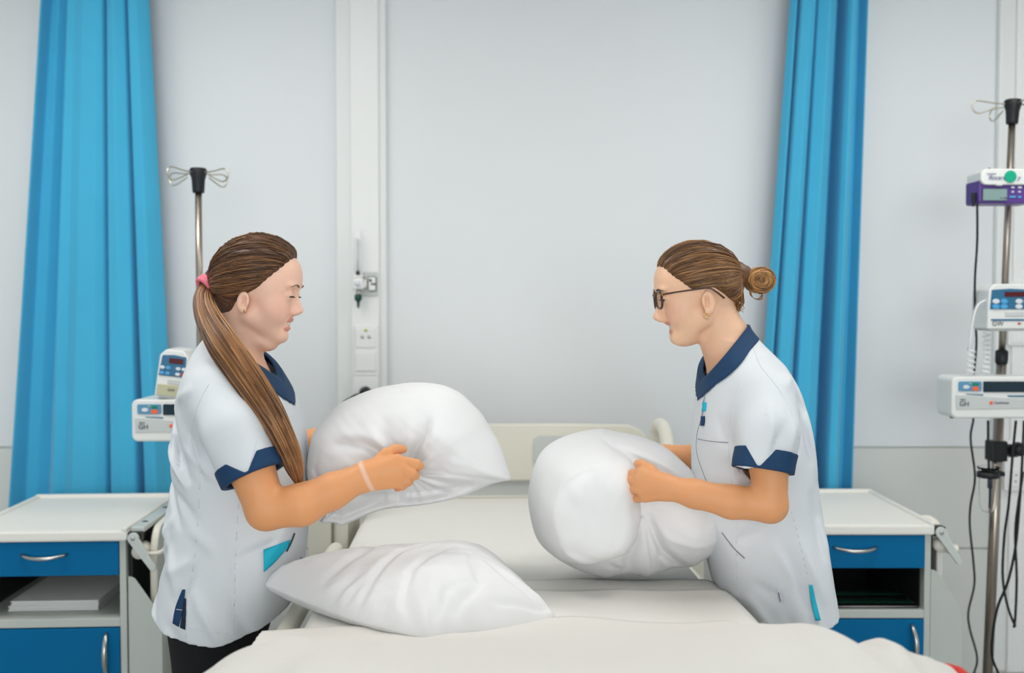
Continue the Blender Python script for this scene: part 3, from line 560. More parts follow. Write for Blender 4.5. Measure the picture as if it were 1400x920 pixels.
# ------------------------------------------------------------------ bed
BR = math.radians(2.3); BC = np.array([0.0, 2.5])
def bed_build():
    r = empty('hospital_bed', (BC[0], BC[1], 0), BR); tag(r, 'cream hospital bed raised to working height between the two nurses', 'bed')
    zt = W(690, 580, 3.25)[2]; zm = W(690, 657, 3.25)[2]
    # headboard: frame panel with grip opening
    w = 0.475
    P = [(-w, zm+0.01), (-w, zt-0.045), (-w+0.02, zt-0.02), (-w+0.06, zt-0.003), (-0.2, zt+0.002), (0.2, zt+0.002), (w-0.06, zt-0.003), (w-0.02, zt-0.02), (w, zt-0.045), (w, zm+0.01), (w-0.01, zm), (-w+0.01, zm)]
    hb = MB().prism(P, 0.735, 0.765).build('headboard', 'bed_cream', r, bevel=0.009, seg=3)
    MB().prism(rrect(0.10, 0.36, zm+0.05, zt-0.036, 0.02), 0.728, 0.736).build('grip_recess', 'pump_grey', hb, bevel=0.003)
    MB().prism(rrect(-0.36, -0.10, zm+0.05, zt-0.036, 0.02), 0.728, 0.736).build('grip_recess', 'pump_grey', hb, bevel=0.003)
    MB().prism(rrect(-0.45, 0.45, zm-0.05, zm, 0.004), 0.748, 0.758).build('headboard_inset', 'pump_grey', hb)
    MB().prism(rrect(-w+0.01, w-0.01, zm-0.085, zm-0.048, 0.012), 0.735, 0.765).build('headboard_rail', 'bed_cream', hb, bevel=0.004)
    for s in (-1, 1):
        MB().tube([(s*0.40, 0.75, 0.5), (s*0.40, 0.75, zm)], 0.018, 12).build('headboard_post', 'bed_cream', r)
    # deck and base
    MB().box(-0.44, 0.44, -1.32, 0.72, 0.62, 0.69).build('deck', 'bed_cream', r, bevel=0.01)
    MB().box(-0.36, 0.36, -1.15, 0.62, 0.22, 0.30).build('base_frame', 'bed_cream', r, bevel=0.01)
    for y in (-0.75, 0.3):
        MB().tube([(0, y, 0.28), (0, y, 0.63)], 0.055, 18).build('lift_column', 'cab_grey', r)
    for x in (-0.36, 0.36):
        for y in (-1.05, 0.52):
            lg = MB().tube([(x, y, 0.26), (x, y, 0.12)], 0.022, 12).build('leg', 'bed_cream', r)
            MB().lathe([(0.062, -0.018), (0.066, -0.012), (0.066, 0.012), (0.062, 0.018)], (x, y, 0.066), 'x', 20).build('castor', 'rubber', lg)
    # upright rails by the head end
    za_ = W(915, 583, 2.95)[2]
    for s in (-1, 1):
        x = s*0.475
        rl = MB().tube(cr([(x, 0.62, 0.66), (x, 0.62, 0.80), (x, 0.60, za_-0.06), (x, 0.55, za_-0.012), (x, 0.48, za_-0.006), (x, 0.42, za_-0.03), (x, 0.36, za_-0.11), (x, 0.34, 0.9), (x, 0.34, 0.66)], 8), 0.021, 12).build('side_rail', 'bed_cream', r)
        MB().box(x-0.008, x+0.008, 0.36, 0.60, 0.70, za_-0.10).build('rail_infill', 'bed_cream', rl, bevel=0.004)
        # folded rail along the mattress edge
        dz = 0.0 if s < 0 else 0.055
        rl = MB().tube(cr([(s*0.468, 0.22, 0.66), (s*0.468, 0.20, 0.77-dz), (s*0.468, 0.12, 0.795-dz), (s*0.468, -0.3, 0.80-dz), (s*0.468, -0.8, 0.80-dz), (s*0.468, -0.9, 0.77-dz), (s*0.468, -0.92, 0.64)], 8), 0.019, 12).build('side_rail', 'bed_cream', r)
        for y in (-0.05, -0.62): MB().box(s*0.468-0.008, s*0.468+0.008, y-0.03, y+0.03, 0.64, 0.79-dz).build('rail_arm', 'bed_cream', rl, bevel=0.003)
    for s in (-1, 1): MB().prism(rrect(min(s*0.50, s*0.565), max(s*0.50, s*0.565), 0.60, 0.895, 0.02), 0.31, 0.37).build('rail_post', 'bed_cream', r, bevel=0.008, seg=3)
    MB().prism(rrect(-0.47, 0.47, 0.62, 0.86, 0.05), -1.37, -1.34).build('footboard', 'bed_cream', r, bevel=0.01)
bed_build()
def bedw(x, y, z): c, s = math.cos(BR), math.sin(BR); return (BC[0]+c*x-s*y, BC[1]+s*x+c*y, z)
def mattress():
    # rounded slab with a soft crown
    nx, ny = 60, 120; hx = 0.428; y0, y1 = -1.30, 0.705; zt, zb_ = 0.830, 0.692; rc = 0.07
    poly = []
    for cx, cy, a0 in ((hx-rc, y1-rc, 0), (-hx+rc, y1-rc, 90), (-hx+rc, y0+rc, 180), (hx-rc, y0+rc, 270)):
        for k in range(9): a = math.radians(a0+90*k/8); poly.append((cx+rc*math.cos(a), cy+rc*math.sin(a)))
    P = np.array(poly); P = np.concatenate([np.linspace(P[i], P[(i+1) % len(P)], 12 if np.linalg.norm(P[i]-P[(i+1) % len(P)]) > 0.1 else 2, endpoint=False) for i in range(len(P))])
    c = np.array([0, (y0+y1)/2]); V = []; F = []; prof = []
    for t in np.linspace(0, math.pi/2, 6): prof.append((0.03*(1-math.sin(t)), zb_+0.03*(1-math.cos(t))))
    prof = [(0.03, zb_), (0.01, zb_+0.006), (0.0, zb_+0.02), (-0.003, (zt+zb_)/2), (0.0, zt-0.03), (0.008, zt-0.012), (0.022, zt-0.003), (0.045, zt)]
    rings = []
    for (ins, z) in prof:
        d = P-c; sc = np.stack([(hx-ins)/hx*np.ones(len(P)), ((y1-y0)/2-ins)/((y1-y0)/2)*np.ones(len(P))], 1); rings.append([(p[0], p[1], z) for p in c+d*sc])
    for f in (0.8, 0.6, 0.4, 0.2, 0.04):
        d = (P-c)*np.array([(hx-0.045)/hx, ((y1-y0)/2-0.045)/((y1-y0)/2)])*f; rings.append([(p[0], p[1], zt) for p in c+d])
    N = len(P)
    for rg in rings: V += [bedw(*p) for p in rg]
    for i in range(len(rings)-1): F += [(i*N+k, i*N+(k+1) % N, (i+1)*N+(k+1) % N, (i+1)*N+k) for k in range(N)]
    F += [tuple(range(N-1, -1, -1)), tuple((len(rings)-1)*N+k for k in range(N))]
    mb = MB(); mb.add(V, F, True); o = mb.build('mattress', 'sheet_white'); tag(o, 'mattress under a smooth white fitted sheet on the hospital bed', 'mattress')
mattress()
def flat_sheet():
    # two folded layers with slightly wavy far edges
    for k, (yf, z, lab, xr_) in enumerate(((-0.315, 0.8345, 'lower layer of folded white sheet lying flat across the mattress', 0.437), (-0.40, 0.8415, 'upper layer of folded white sheet tucked under the duvet', 0.452))):
        nx, ny = 50, 40; G = []; Gb = []
        for i in range(ny+1):
            row = []; rowb = []
            for j in range(nx+1):
                x = -0.415+(xr_+0.415)*j/nx; yv = yf-(0.62)*(i/ny)+0.012*math.sin(6*x+k*2+1)*(1-i/ny)-0.03*k*x
                h = z+0.0025*math.sin(13*x+7*yv+k)*math.sin(9*yv)+0.0012*math.sin(31*x+11*yv)+0.0018
                xe = max(0, (x-(0.425))/0.02); hz = h-0.03*min(1, xe)**2*0.4
                row.append(bedw(x, yv, hz+0.002)); rowb.append(bedw(x, yv, hz-0.0035))
            G.append(row); Gb.append(rowb)
        mb = MB(); mb.grid(G); mb.grid(Gb)
        n = (nx+1)*(ny+1); ed = [j for j in range(nx+1)]+[i*(nx+1)+nx for i in range(1, ny+1)]+[ny*(nx+1)+j for j in range(nx-1, -1, -1)]+[i*(nx+1) for i in range(ny-1, 0, -1)]
        mb.f += [(ed[i], ed[(i+1) % len(ed)], ed[(i+1) % len(ed)]+n, ed[i]+n) for i in range(len(ed))]; mb.sm += [True]*len(ed)
        o = mb.build('folded_sheet', 'sheet_white'); tag(o, lab, 'sheet', 'folded white sheets on the mattress')
flat_sheet()
def duvet():
    cs = cr([(-0.56, -0.50), (-0.555, -0.30), (-0.545, -0.18), (-0.52, -0.09), (-0.475, -0.035), (-0.40, -0.004), (-0.25, 0.0), (0, 0.002), (0.25, 0.004), (0.42, 0.010), (0.50, 0.010), (0.55, -0.008), (0.60, -0.024), (0.645, -0.045), (0.675, -0.10), (0.685, -0.22), (0.69, -0.42)], 12)
    hy = [(0.95, 0.90), (1.2, 0.935), (1.35, 0.950), (1.45, 0.940), (1.55, 0.912), (1.65, 0.881), (1.74, 0.860), (1.80, 0.8510), (1.84, 0.8490)]
    Y = np.linspace(0.95, 1.84, 84); Hh = np.interp(Y, [a for a, _ in hy], [b for _, b in hy])
    Hs = np.convolve(np.pad(Hh, 6, 'edge'), np.ones(13)/13, 'valid')
    X, Z = cs[:, 0], cs[:, 1]
    P = np.zeros((len(Y), len(X), 3))
    far = np.clip((Y-1.46)/0.38, 0, 1)
    for i, (y, h) in enumerate(zip(Y, Hs)):
        wx = 1-0.12*far[i]**2
        xx = np.where(X < 0, X*(1-0.10*far[i]), X*(1-0.22*far[i]))
        P[i, :, 0] = xx+0.014; P[i, :, 1] = y+0.05*np.sin(5*X+0.8)*far[i]**2*0.5+0.016*np.sin(13*X)*far[i]**2
        P[i, :, 2] = h+Z*(1-0.25*far[i])
    amp = (0.3+0.7*np.clip((1.84-Y)/0.3, 0, 1))[:, None]*np.where(Z > -0.12, 1, 0.7)[None]
    Q = P.copy(); Q[..., 0] *= 1.6
    n1 = snoise(Q, 9, 11, 2); n2 = snoise(Q*np.array([1.0, 0.45, 0.3]), 34, 12, 2)
    rid = 1-np.abs(snoise(P*np.array([1, 0.5, 0.5]), 14, 4, 1))*1.6
    P[..., 2] += amp*(0.008*n1+0.006*n2+0.016*np.clip(rid, 0, 1)**4-0.003)
    # the bumps along the right-hand end
    for cx, cy, w, a in ((0.40, 1.52, 0.10, 0.022), (0.455, 1.5, 0.035, 0.012), (0.515, 1.48, 0.02, -0.016), (0.55, 1.5, 0.018, 0.012), (0.41, 1.4, 0.03, -0.006), (-0.36, 1.5, 0.05, 0.006)):
        P[..., 2] += a*np.exp(-((P[..., 0]-cx)/w)**2-((P[..., 1]-cy)/0.16)**2)
    inb = (np.abs(P[..., 0]) < 0.46); P[..., 2] = np.where(inb, np.maximum(P[..., 2], 0.8475+0.004), P[..., 2])
    mb = MB(); mb.grid(P); o = mb.build('duvet', 'duvet_white', fixn=False)
    so = o.modifiers.new('solid', 'SOLIDIFY'); so.thickness = 0.003; so.offset = -1
    tag(o, 'rumpled white duvet folded over the near foot end of the bed', 'duvet')
    # red edging strip on the right end
    j = int(np.argmin(np.abs(X-0.634))); pts = P[6:58:3, j]+np.array([0.003, 0, 0.003])
    MB().tube(pts, 0.0055, 8).build('red_edging', 'red_trim', o)
duvet()
# ------------------------------------------------------------------ pillows
def pillow_left():
    Yc = 2.17; px = [(421, 645), (424, 612), (433, 585), (459, 556), (486, 541), (514, 531), (540, 526), (566, 523), (602, 526), (628, 537), (646, 553), (660, 568), (668, 582), (678, 598), (685, 613), (692, 634), (698, 651), (699, 655), (694, 656), (677, 659), (655, 668), (628, 679), (583, 688), (530, 694), (500, 704), (470, 717), (462, 713), (441, 713), (438, 709), (446, 700), (430, 672)]
    O = [XZ(x, y, Yc) for x, y in px]; f = lambda l: [XZ(x, y, Yc) for x, y in l]
    c = np.array(XZ(562, 640, Yc))
    def front(G, rho, TH, D):
        h = np.zeros(D.shape)
        h -= 0.055*np.exp(-(rho/0.055)**2)                                  # pinch under the hand
        wv = np.sin(TH*9+1.3*np.sin(TH*3+0.7))+0.6*np.sin(TH*17+2.0)
        h += 0.0045*wv*np.exp(-((rho-0.075)/0.055)**2)                      # radiating pleats
        up = np.clip((G[..., 1]-c[1])/0.05, 0, 1)
        h -= groove(G, f([(566, 634), (576, 606), (588, 585), (594, 566)]), 0.008, 0.020)
        h += groove(G, f([(582, 632), (594, 603), (606, 577)]), 0.014, 0.010)
        h += groove(G, f([(552, 628), (562, 600), (574, 572)]), 0.012, 0.008)
        h -= groove(G, f([(540, 612), (515, 600), (488, 597), (468, 600)]), 0.010, 0.011)
        h += groove(G, f([(545, 600), (510, 585), (470, 582)]), 0.012, 0.007)
        h -= groove(G, f([(470, 570), (520, 552), (580, 545)]), 0.012, 0.005)
        h -= groove(G, f([(577, 634), (605, 634), (640, 641), (668, 648), (694, 653)]), 0.007, 0.010, False)   # seam to the corner
        sd = G[..., 1]-np.interp(G[..., 0], *zip(*f([(560, 645), (605, 637), (640, 643), (698, 654)])))
        rt = np.clip((G[..., 0]-XZ(530, 0, Yc)[0])/0.04, 0, 1)
        h -= 0.060*np.clip(-sd/0.055, 0, 1)**1.0*rt*np.clip(D/0.03, 0, 1)                                      # underside falls away
        h += 0.018*np.exp(-(np.linalg.norm(G-np.array(XZ(620, 595, Yc)), axis=-1)/0.05)**2)
        lf = np.clip((XZ(545, 0, Yc)[0]-G[..., 0])/0.03, 0, 1)*np.clip((XZ(0, 655, Yc)[1]-G[..., 1])/0.025, 0, 1)
        h -= 0.045*lf*np.clip(D/0.02, 0, 1)                                                                    # flap below the forearm
        h += groove(G, f([(455, 660), (440, 635), (447, 612)]), 0.006, -0.008)+groove(G, f([(470, 672), (466, 650), (474, 636)]), 0.007, -0.007)
        h += 0.0035*snoise(G, 40, 21, 2)+0.0015*snoise(G, 130, 22, 2)
        return h
    o = inflate('pillow', O, c, lambda x, z, h: (x, Yc-h, z), 0.135, 0.13, 0.13, 0.12, front, 'linen_white', sm=4)
    tag(o, 'white pillow held up by the ponytailed nurse, corner pointing right', 'pillow', 'white pillows at the bed')
pillow_left()
def pillow_right():
    Yc = 2.22; px = [(722, 682), (725, 656), (737, 623), (756, 605), (785, 593), (819, 587), (847, 591), (875, 597), (909, 611), (934, 632), (952, 650), (972, 672), (984, 694), (987, 712), (985, 730), (974, 752), (960, 762), (943, 772), (920, 773), (907, 777), (895, 780), (881, 785), (862, 782), (844, 783), (824, 786), (793, 778), (770, 767), (756, 758), (740, 744), (731, 729), (725, 706)]
    O = [XZ(x, y, Yc) for x, y in px]; f = lambda l: [XZ(x, y, Yc) for x, y in l]
    c = np.array(XZ(866, 690, Yc))
    bag = f([(650, 540), (812, 590), (836, 607), (853, 618), (864, 634), (867, 660), (866, 690), (861, 716), (848, 735), (832, 742), (800, 752), (740, 770), (650, 800)])
    def front(G, rho, TH, D):
        h = np.zeros(D.shape)
        sd = polysd(G, bag); q = np.clip(-sd/0.045, 0, 1); h += 0.085*np.sqrt(np.clip(1-(1-q)**2, 0, 1))*np.clip(D/0.05, 0, 1)
        low = np.clip((XZ(0, 700, Yc)[1]-G[..., 1])/0.05, 0, 1)
        h += 0.03*np.exp(-(np.linalg.norm((G-np.array(XZ(940, 712, Yc)))*np.array([0.8, 1]), axis=-1)/0.055)**2)
        h -= groove(G, f([(877, 692), (886, 718), (897, 738), (918, 757), (938, 771)]), 0.010, 0.026)
        h -= groove(G, f([(866, 690), (858, 722), (852, 750), (850, 768)]), 0.012, 0.014)
        h -= groove(G, f([(872, 700), (880, 735), (886, 765)]), 0.006, 0.007)
        h -= 0.03*np.exp(-(np.linalg.norm(G-np.array(XZ(872, 662, Yc)), axis=-1)/0.035)**2)
        h += groove(G, f([(882, 694), (900, 717), (935, 727), (984, 724)]), 0.008, 0.006)
        h -= groove(G, f([(842, 608), (870, 622), (900, 634), (935, 655)]), 0.006, 0.010)+groove(G, f([(868, 628), (900, 646), (930, 668)]), 0.006, 0.009)
        h += groove(G, f([(850, 600), (890, 620), (930, 645)]), 0.010, 0.008)
        for pl in ([(735, 660), (752, 628), (790, 603)], [(748, 668), (768, 640), (806, 613)], [(766, 650), (784, 632), (818, 614)]): h -= groove(G, f(pl), 0.008, 0.004)
        for pl in ([(748, 700), (765, 735), (800, 762)], [(775, 725), (815, 742), (845, 740)], [(820, 752), (845, 766), (842, 780)], [(900, 772), (893, 758), (890, 742)]): h -= groove(G, f(pl), 0.008, 0.006)
        h += 0.0035*snoise(G, 36, 31, 2)+0.0016*snoise(G, 120, 32, 2)
        return h
    o = inflate('pillow', O, c, lambda x, z, h: (x, Yc-h, z), 0.13, 0.13, 0.12, 0.11, front, 'linen_white', sm=4)
    tag(o, 'white pillow bunched in the hands of the nurse with glasses', 'pillow', 'white pillows at the bed')
pillow_right()
def pillow_bed():
    L = W(362, 808, 2.0); F = W(585, 881, 1.74); R = W(756, 846, 1.88)
    z0 = 0.862
    O = [(L[0], 2.0), (L[0]+0.03, 1.975), (-0.40, 1.915), (-0.27, 1.82), (F[0]-0.02, 1.745), (F[0], 1.735), (F[0]+0.03, 1.755), (-0.03, 1.80), (R[0]-0.012, 1.868), (R[0]+0.005, 1.89), (R[0]-0.008, 1.915), (0.045, 2.0), (-0.0, 2.14), (-0.03, 2.19), (-0.08, 2.19), (-0.25, 2.16), (-0.40, 2.09), (L[0]+0.02, 2.018)]
    c = np.array([-0.20, 1.95])
    def mapf(x, y, h):
        zz = z0+0.019*np.clip((-0.30-x)/0.18, 0, 1)-0.012*np.clip((x+0.1)/0.15, 0, 1)
        return (x, y, max(zz+h, 0.8465+0.0*h) if h >= 0 else max(zz+h, 0.8462))
    def front(G, rho, TH, D):
        h = np.zeros(D.shape)
        ed = np.exp(-(D/0.035)**2)
        h += 0.006*np.sin(TH*21+2*np.sin(TH*5))*ed
        h -= groove(G, [(-0.36, 1.93), (-0.30, 1.98), (-0.26, 2.06)], 0.010, 0.010)+groove(G, [(-0.28, 1.86), (-0.24, 1.93), (-0.17, 2.02)], 0.009, 0.009)
        h -= groove(G, [(-0.20, 1.80), (-0.19, 1.88), (-0.13, 1.98)], 0.009, 0.008)+groove(G, [(-0.10, 1.79), (-0.06, 1.86), (-0.08, 1.95)], 0.010, 0.011)
        h -= groove(G, [(0.06, 1.885), (0.0, 1.90), (-0.05, 1.93)], 0.010, 0.014)
        h += groove(G, [(-0.30, 1.88), (-0.22, 1.95), (-0.15, 2.05)], 0.02, 0.006)
        h -= groove(G, [(0.085, 1.90), (0.03, 1.86), (-0.04, 1.83)], 0.006, 0.010)+groove(G, [(0.07, 1.93), (0.03, 1.95), (-0.01, 1.99)], 0.007, 0.008)+groove(G, [(-0.13, 1.77), (-0.12, 1.82), (-0.05, 1.88)], 0.006, 0.007)
        h += 0.003*snoise(G, 40, 41, 2)+0.0012*snoise(G, 130, 42, 2)
        return h
    o = inflate('pillow', O, c, mapf, 0.100, 0.05, 0.17, 0.12, front, 'linen_white', sm=4, pw=1.45)
    tag(o, 'white pillow lying flat on the bed in front', 'pillow', 'white pillows at the bed')
pillow_bed()
# ------------------------------------------------------------------ implicit surface tools
F4 = np.float32
def rcone(P, a, b, r1, r2):
    a = np.asarray(a, F4); ab = np.asarray(b, F4)-a
    t = np.clip(((P-a)@ab)/F4(ab@ab), 0, 1)
    return np.linalg.norm(P-a-t[:, None]*ab, axis=1)-(F4(r1)+F4(r2-r1)*t)
def chain(P, pts, rad, k=0.006):
    d = None
    for i in range(len(pts)-1):
        e = rcone(P, pts[i], pts[i+1], rad[i], rad[i+1]); d = e if d is None else smin(d, e, k)
    return d
def ell(P, c, r, rot=None):
    p = P-np.asarray(c, F4)
    if rot is not None: p = p@np.asarray(rot, F4)
    r = np.asarray(r, F4); k0 = np.linalg.norm(p/r, axis=1); k1 = np.linalg.norm(p/(r*r), axis=1)+1e-9
    return k0*(k0-1)/k1
def smin(a, b, k):
    h = np.clip(0.5+0.5*(b-a)/k, 0, 1); return b+(a-b)*h-k*h*(1-h)
def smax(a, b, k): return -smin(-a, -b, k)
def masked(P, c, R, fn, far=0.2):
    m = np.linalg.norm(P-np.asarray(c, F4), axis=1) < R; d = np.full(len(P), far, F4)
    if m.any(): d[m] = fn(P[m])
    return d
def rotY(deg):
    a = math.radians(deg); return np.array([[math.cos(a), 0, math.sin(a)], [0, 1, 0], [-math.sin(a), 0, math.cos(a)]])
def nets(f, lo, hi, h, B=8, slack=1.7):
    lo = np.asarray(lo, float); hi = np.asarray(hi, float); S = B*h
    nb = np.ceil((hi-lo)/S).astype(int); I = np.stack(np.meshgrid(*[np.arange(n) for n in nb], indexing='ij'), -1).reshape(-1, 3)
    C = (lo+(I+0.5)*S).astype(F4); keep = np.zeros(len(I), bool)
    for s in range(0, len(C), 200000): keep[s:s+200000] = np.abs(f(C[s:s+200000])) < S*0.87*slack
    I = I[keep]; g = np.arange(B+1); off = np.stack(np.meshgrid(g, g, g, indexing='ij'), -1).reshape(-1, 3)
    dims = nb*B; VK = []; VP = []; E = []
    cb = [np.array([i, j, k]) for i in (0, 1) for j in (0, 1) for k in (0, 1)]
    edges = [(a, b) for a in range(8) for b in range(8) if a < b and np.abs(cb[a]-cb[b]).sum() == 1]
    key = lambda G: (G[..., 0].astype(np.int64)*(dims[1]+2)+G[..., 1])*(dims[2]+2)+G[..., 2]
    CH = 400
    for s in range(0, len(I), CH):
        bi = I[s:s+CH]; n = len(bi); Gi = bi[:, None, :]*B+off[None]
        P = (lo+Gi.reshape(-1, 3)*h).astype(F4); v = f(P).reshape(n, B+1, B+1, B+1); v = np.where(v == 0, F4(1e-7), v); ins = v < 0
        cor = [ins[:, a[0]:a[0]+B, a[1]:a[1]+B, a[2]:a[2]+B] for a in cb]; sm = sum(c.astype(np.int8) for c in cor); act = (sm > 0) & (sm < 8)
        if act.any():
            q = np.argwhere(act); cv = [v[q[:, 0], q[:, 1]+a[0], q[:, 2]+a[1], q[:, 3]+a[2]] for a in cb]
            acc = np.zeros((len(q), 3)); cnt = np.zeros(len(q))
            for a, b in edges:
                x = (cv[a] < 0) != (cv[b] < 0); t = np.where(x, cv[a]/np.where(x, cv[a]-cv[b], 1), 0)
                acc += np.where(x[:, None], cb[a]+t[:, None]*(cb[b]-cb[a]), 0); cnt += x
            G = bi[q[:, 0]]*B+q[:, 1:]; VP.append(lo+(G+acc/cnt[:, None])*h); VK.append(key(G+1))
        for ax in range(3):
            sl = [slice(0, B)]*3; s2 = list(sl); s2[ax] = slice(1, B+1)
            a = ins[(slice(None),)+tuple(sl)]; b = ins[(slice(None),)+tuple(s2)]; x = a != b
            if x.any():
                q = np.argwhere(x); G = bi[q[:, 0]]*B+q[:, 1:]; fl = a[tuple(q.T)]
                u, w = [(1, 2), (2, 0), (0, 1)][ax]; eu = np.zeros(3, int); eu[u] = 1; ew = np.zeros(3, int); ew[w] = 1
                quad = np.stack([key(G-eu-ew+1), key(G-ew+1), key(G+1), key(G-eu+1)], 1); quad[~fl] = quad[~fl][:, ::-1]; E.append(quad)
    VK = np.concatenate(VK); VP = np.concatenate(VP); o = np.argsort(VK); VK = VK[o]; VP = VP[o]; E = np.concatenate(E)
    ix = np.searchsorted(VK, E); ix = np.clip(ix, 0, len(VK)-1); ok = (VK[ix] == E).all(1)
    return VP, ix[ok]
def npmesh(name, V, Fq, m, parent, base, cols=None):
    me = bpy.data.meshes.new(name); Vl = (V-np.asarray(base)).astype(np.float32)
    me.vertices.add(len(Vl)); me.vertices.foreach_set('co', Vl.ravel())
    k = Fq.shape[1]; me.loops.add(len(Fq)*k); me.loops.foreach_set('vertex_index', Fq.astype(np.int32).ravel())
    me.polygons.add(len(Fq)); me.polygons.foreach_set('loop_start', np.arange(0, len(Fq)*k, k, dtype=np.int32)); 
    me.polygons.foreach_set('use_smooth', np.ones(len(Fq), bool)); me.update(calc_edges=True); me.validate()
    if cols is not None:
        a = me.attributes.new('Col', 'FLOAT_COLOR', 'POINT'); a.data.foreach_set('color', np.concatenate([cols, np.ones((len(cols), 1))], 1).astype(np.float32).ravel())
    return link(name, me, m, parent)
def bvh_of(V, Fq): return BVHTree.FromPolygons([tuple(v) for v in V], [tuple(f) for f in Fq.tolist()])
def cast(bvh, px, py, off=0.0):
    d = Vector(W(px, py, 1.0)-CAM).normalized(); hit = bvh.ray_cast(Vector(CAM), d)
    if hit[0] is None: return None
    return np.array(hit[0])-np.array(d)*off
def tubes(name, lines, rads, cols, m, parent, base, n=4, flat=1.0):
    mb = MB(); C = []
    for L, r, c in zip(lines, rads, cols):
        k = len(mb.v); mb.tube(np.asarray(L)-np.asarray(base), r, n, flat=flat); C += [c]*(len(mb.v)-k)
    me = bpy.data.meshes.new(name); me.from_pydata(mb.v, [], mb.f); me.polygons.foreach_set('use_smooth', [True]*len(me.polygons))
    if cols[0] is not None:
        a = me.attributes.new('Col', 'FLOAT_COLOR', 'POINT'); a.data.foreach_set('color', np.array([(*c[:3], 1.0) for c in C], np.float32).ravel())
    return link(name, me, m, parent)
mat('skin', srgb(230, 172, 138), 0.48, sss=0.10, attr=True, var=0.03, var_scale=14, bump=(420, 0.05, 0.001))
mat('hair', srgb(100, 70, 45), 0.38, attr=True, var=0.12, var_scale=40)
mat('tunic_white', srgb(227, 231, 235), 0.8, bump=(900, 0.08, 0.001), var=0.008)
mat('navy', srgb(18, 60, 98), 0.75, bump=(900, 0.1, 0.001), var=0.05, var_scale=30)
mat('navy_dark', srgb(16, 34, 58), 0.75, var=0.05)
mat('turquoise', srgb(32, 186, 214), 0.7, var=0.03)
mat('stitch', srgb(226, 229, 236), 0.85, var=0.02)
mat('seam_shadow', srgb(120, 126, 136), 0.9, var=0.02)
mat('trouser_black', srgb(16, 17, 21), 0.85, var=0.08, bump=(600, 0.1, 0.001))
mat('shoe_white', srgb(232, 232, 230), 0.5, var=0.01)
mat('eye_white', srgb(236, 232, 228), 0.25, var=0.01)
mat('iris', srgb(84, 62, 46), 0.2, var=0.05)
mat('lash', srgb(34, 26, 24), 0.6, var=0.05)
mat('brow_brown', srgb(104, 74, 58), 0.7, var=0.05)
mat('teeth', srgb(246, 243, 236), 0.25, var=0.005)
mat('tie_pink', srgb(246, 130, 150), 0.7, var=0.04, var_scale=60)
mat('gold', srgb(212, 170, 96), 0.25, 1.0, var=0.02)
mat('tortoise', srgb(74, 48, 34), 0.2, var=0.45, var_scale=90)
mat('lens', (1, 1, 1, 1), 0.0, trans=1.0, ior=1.05, var=0.001)
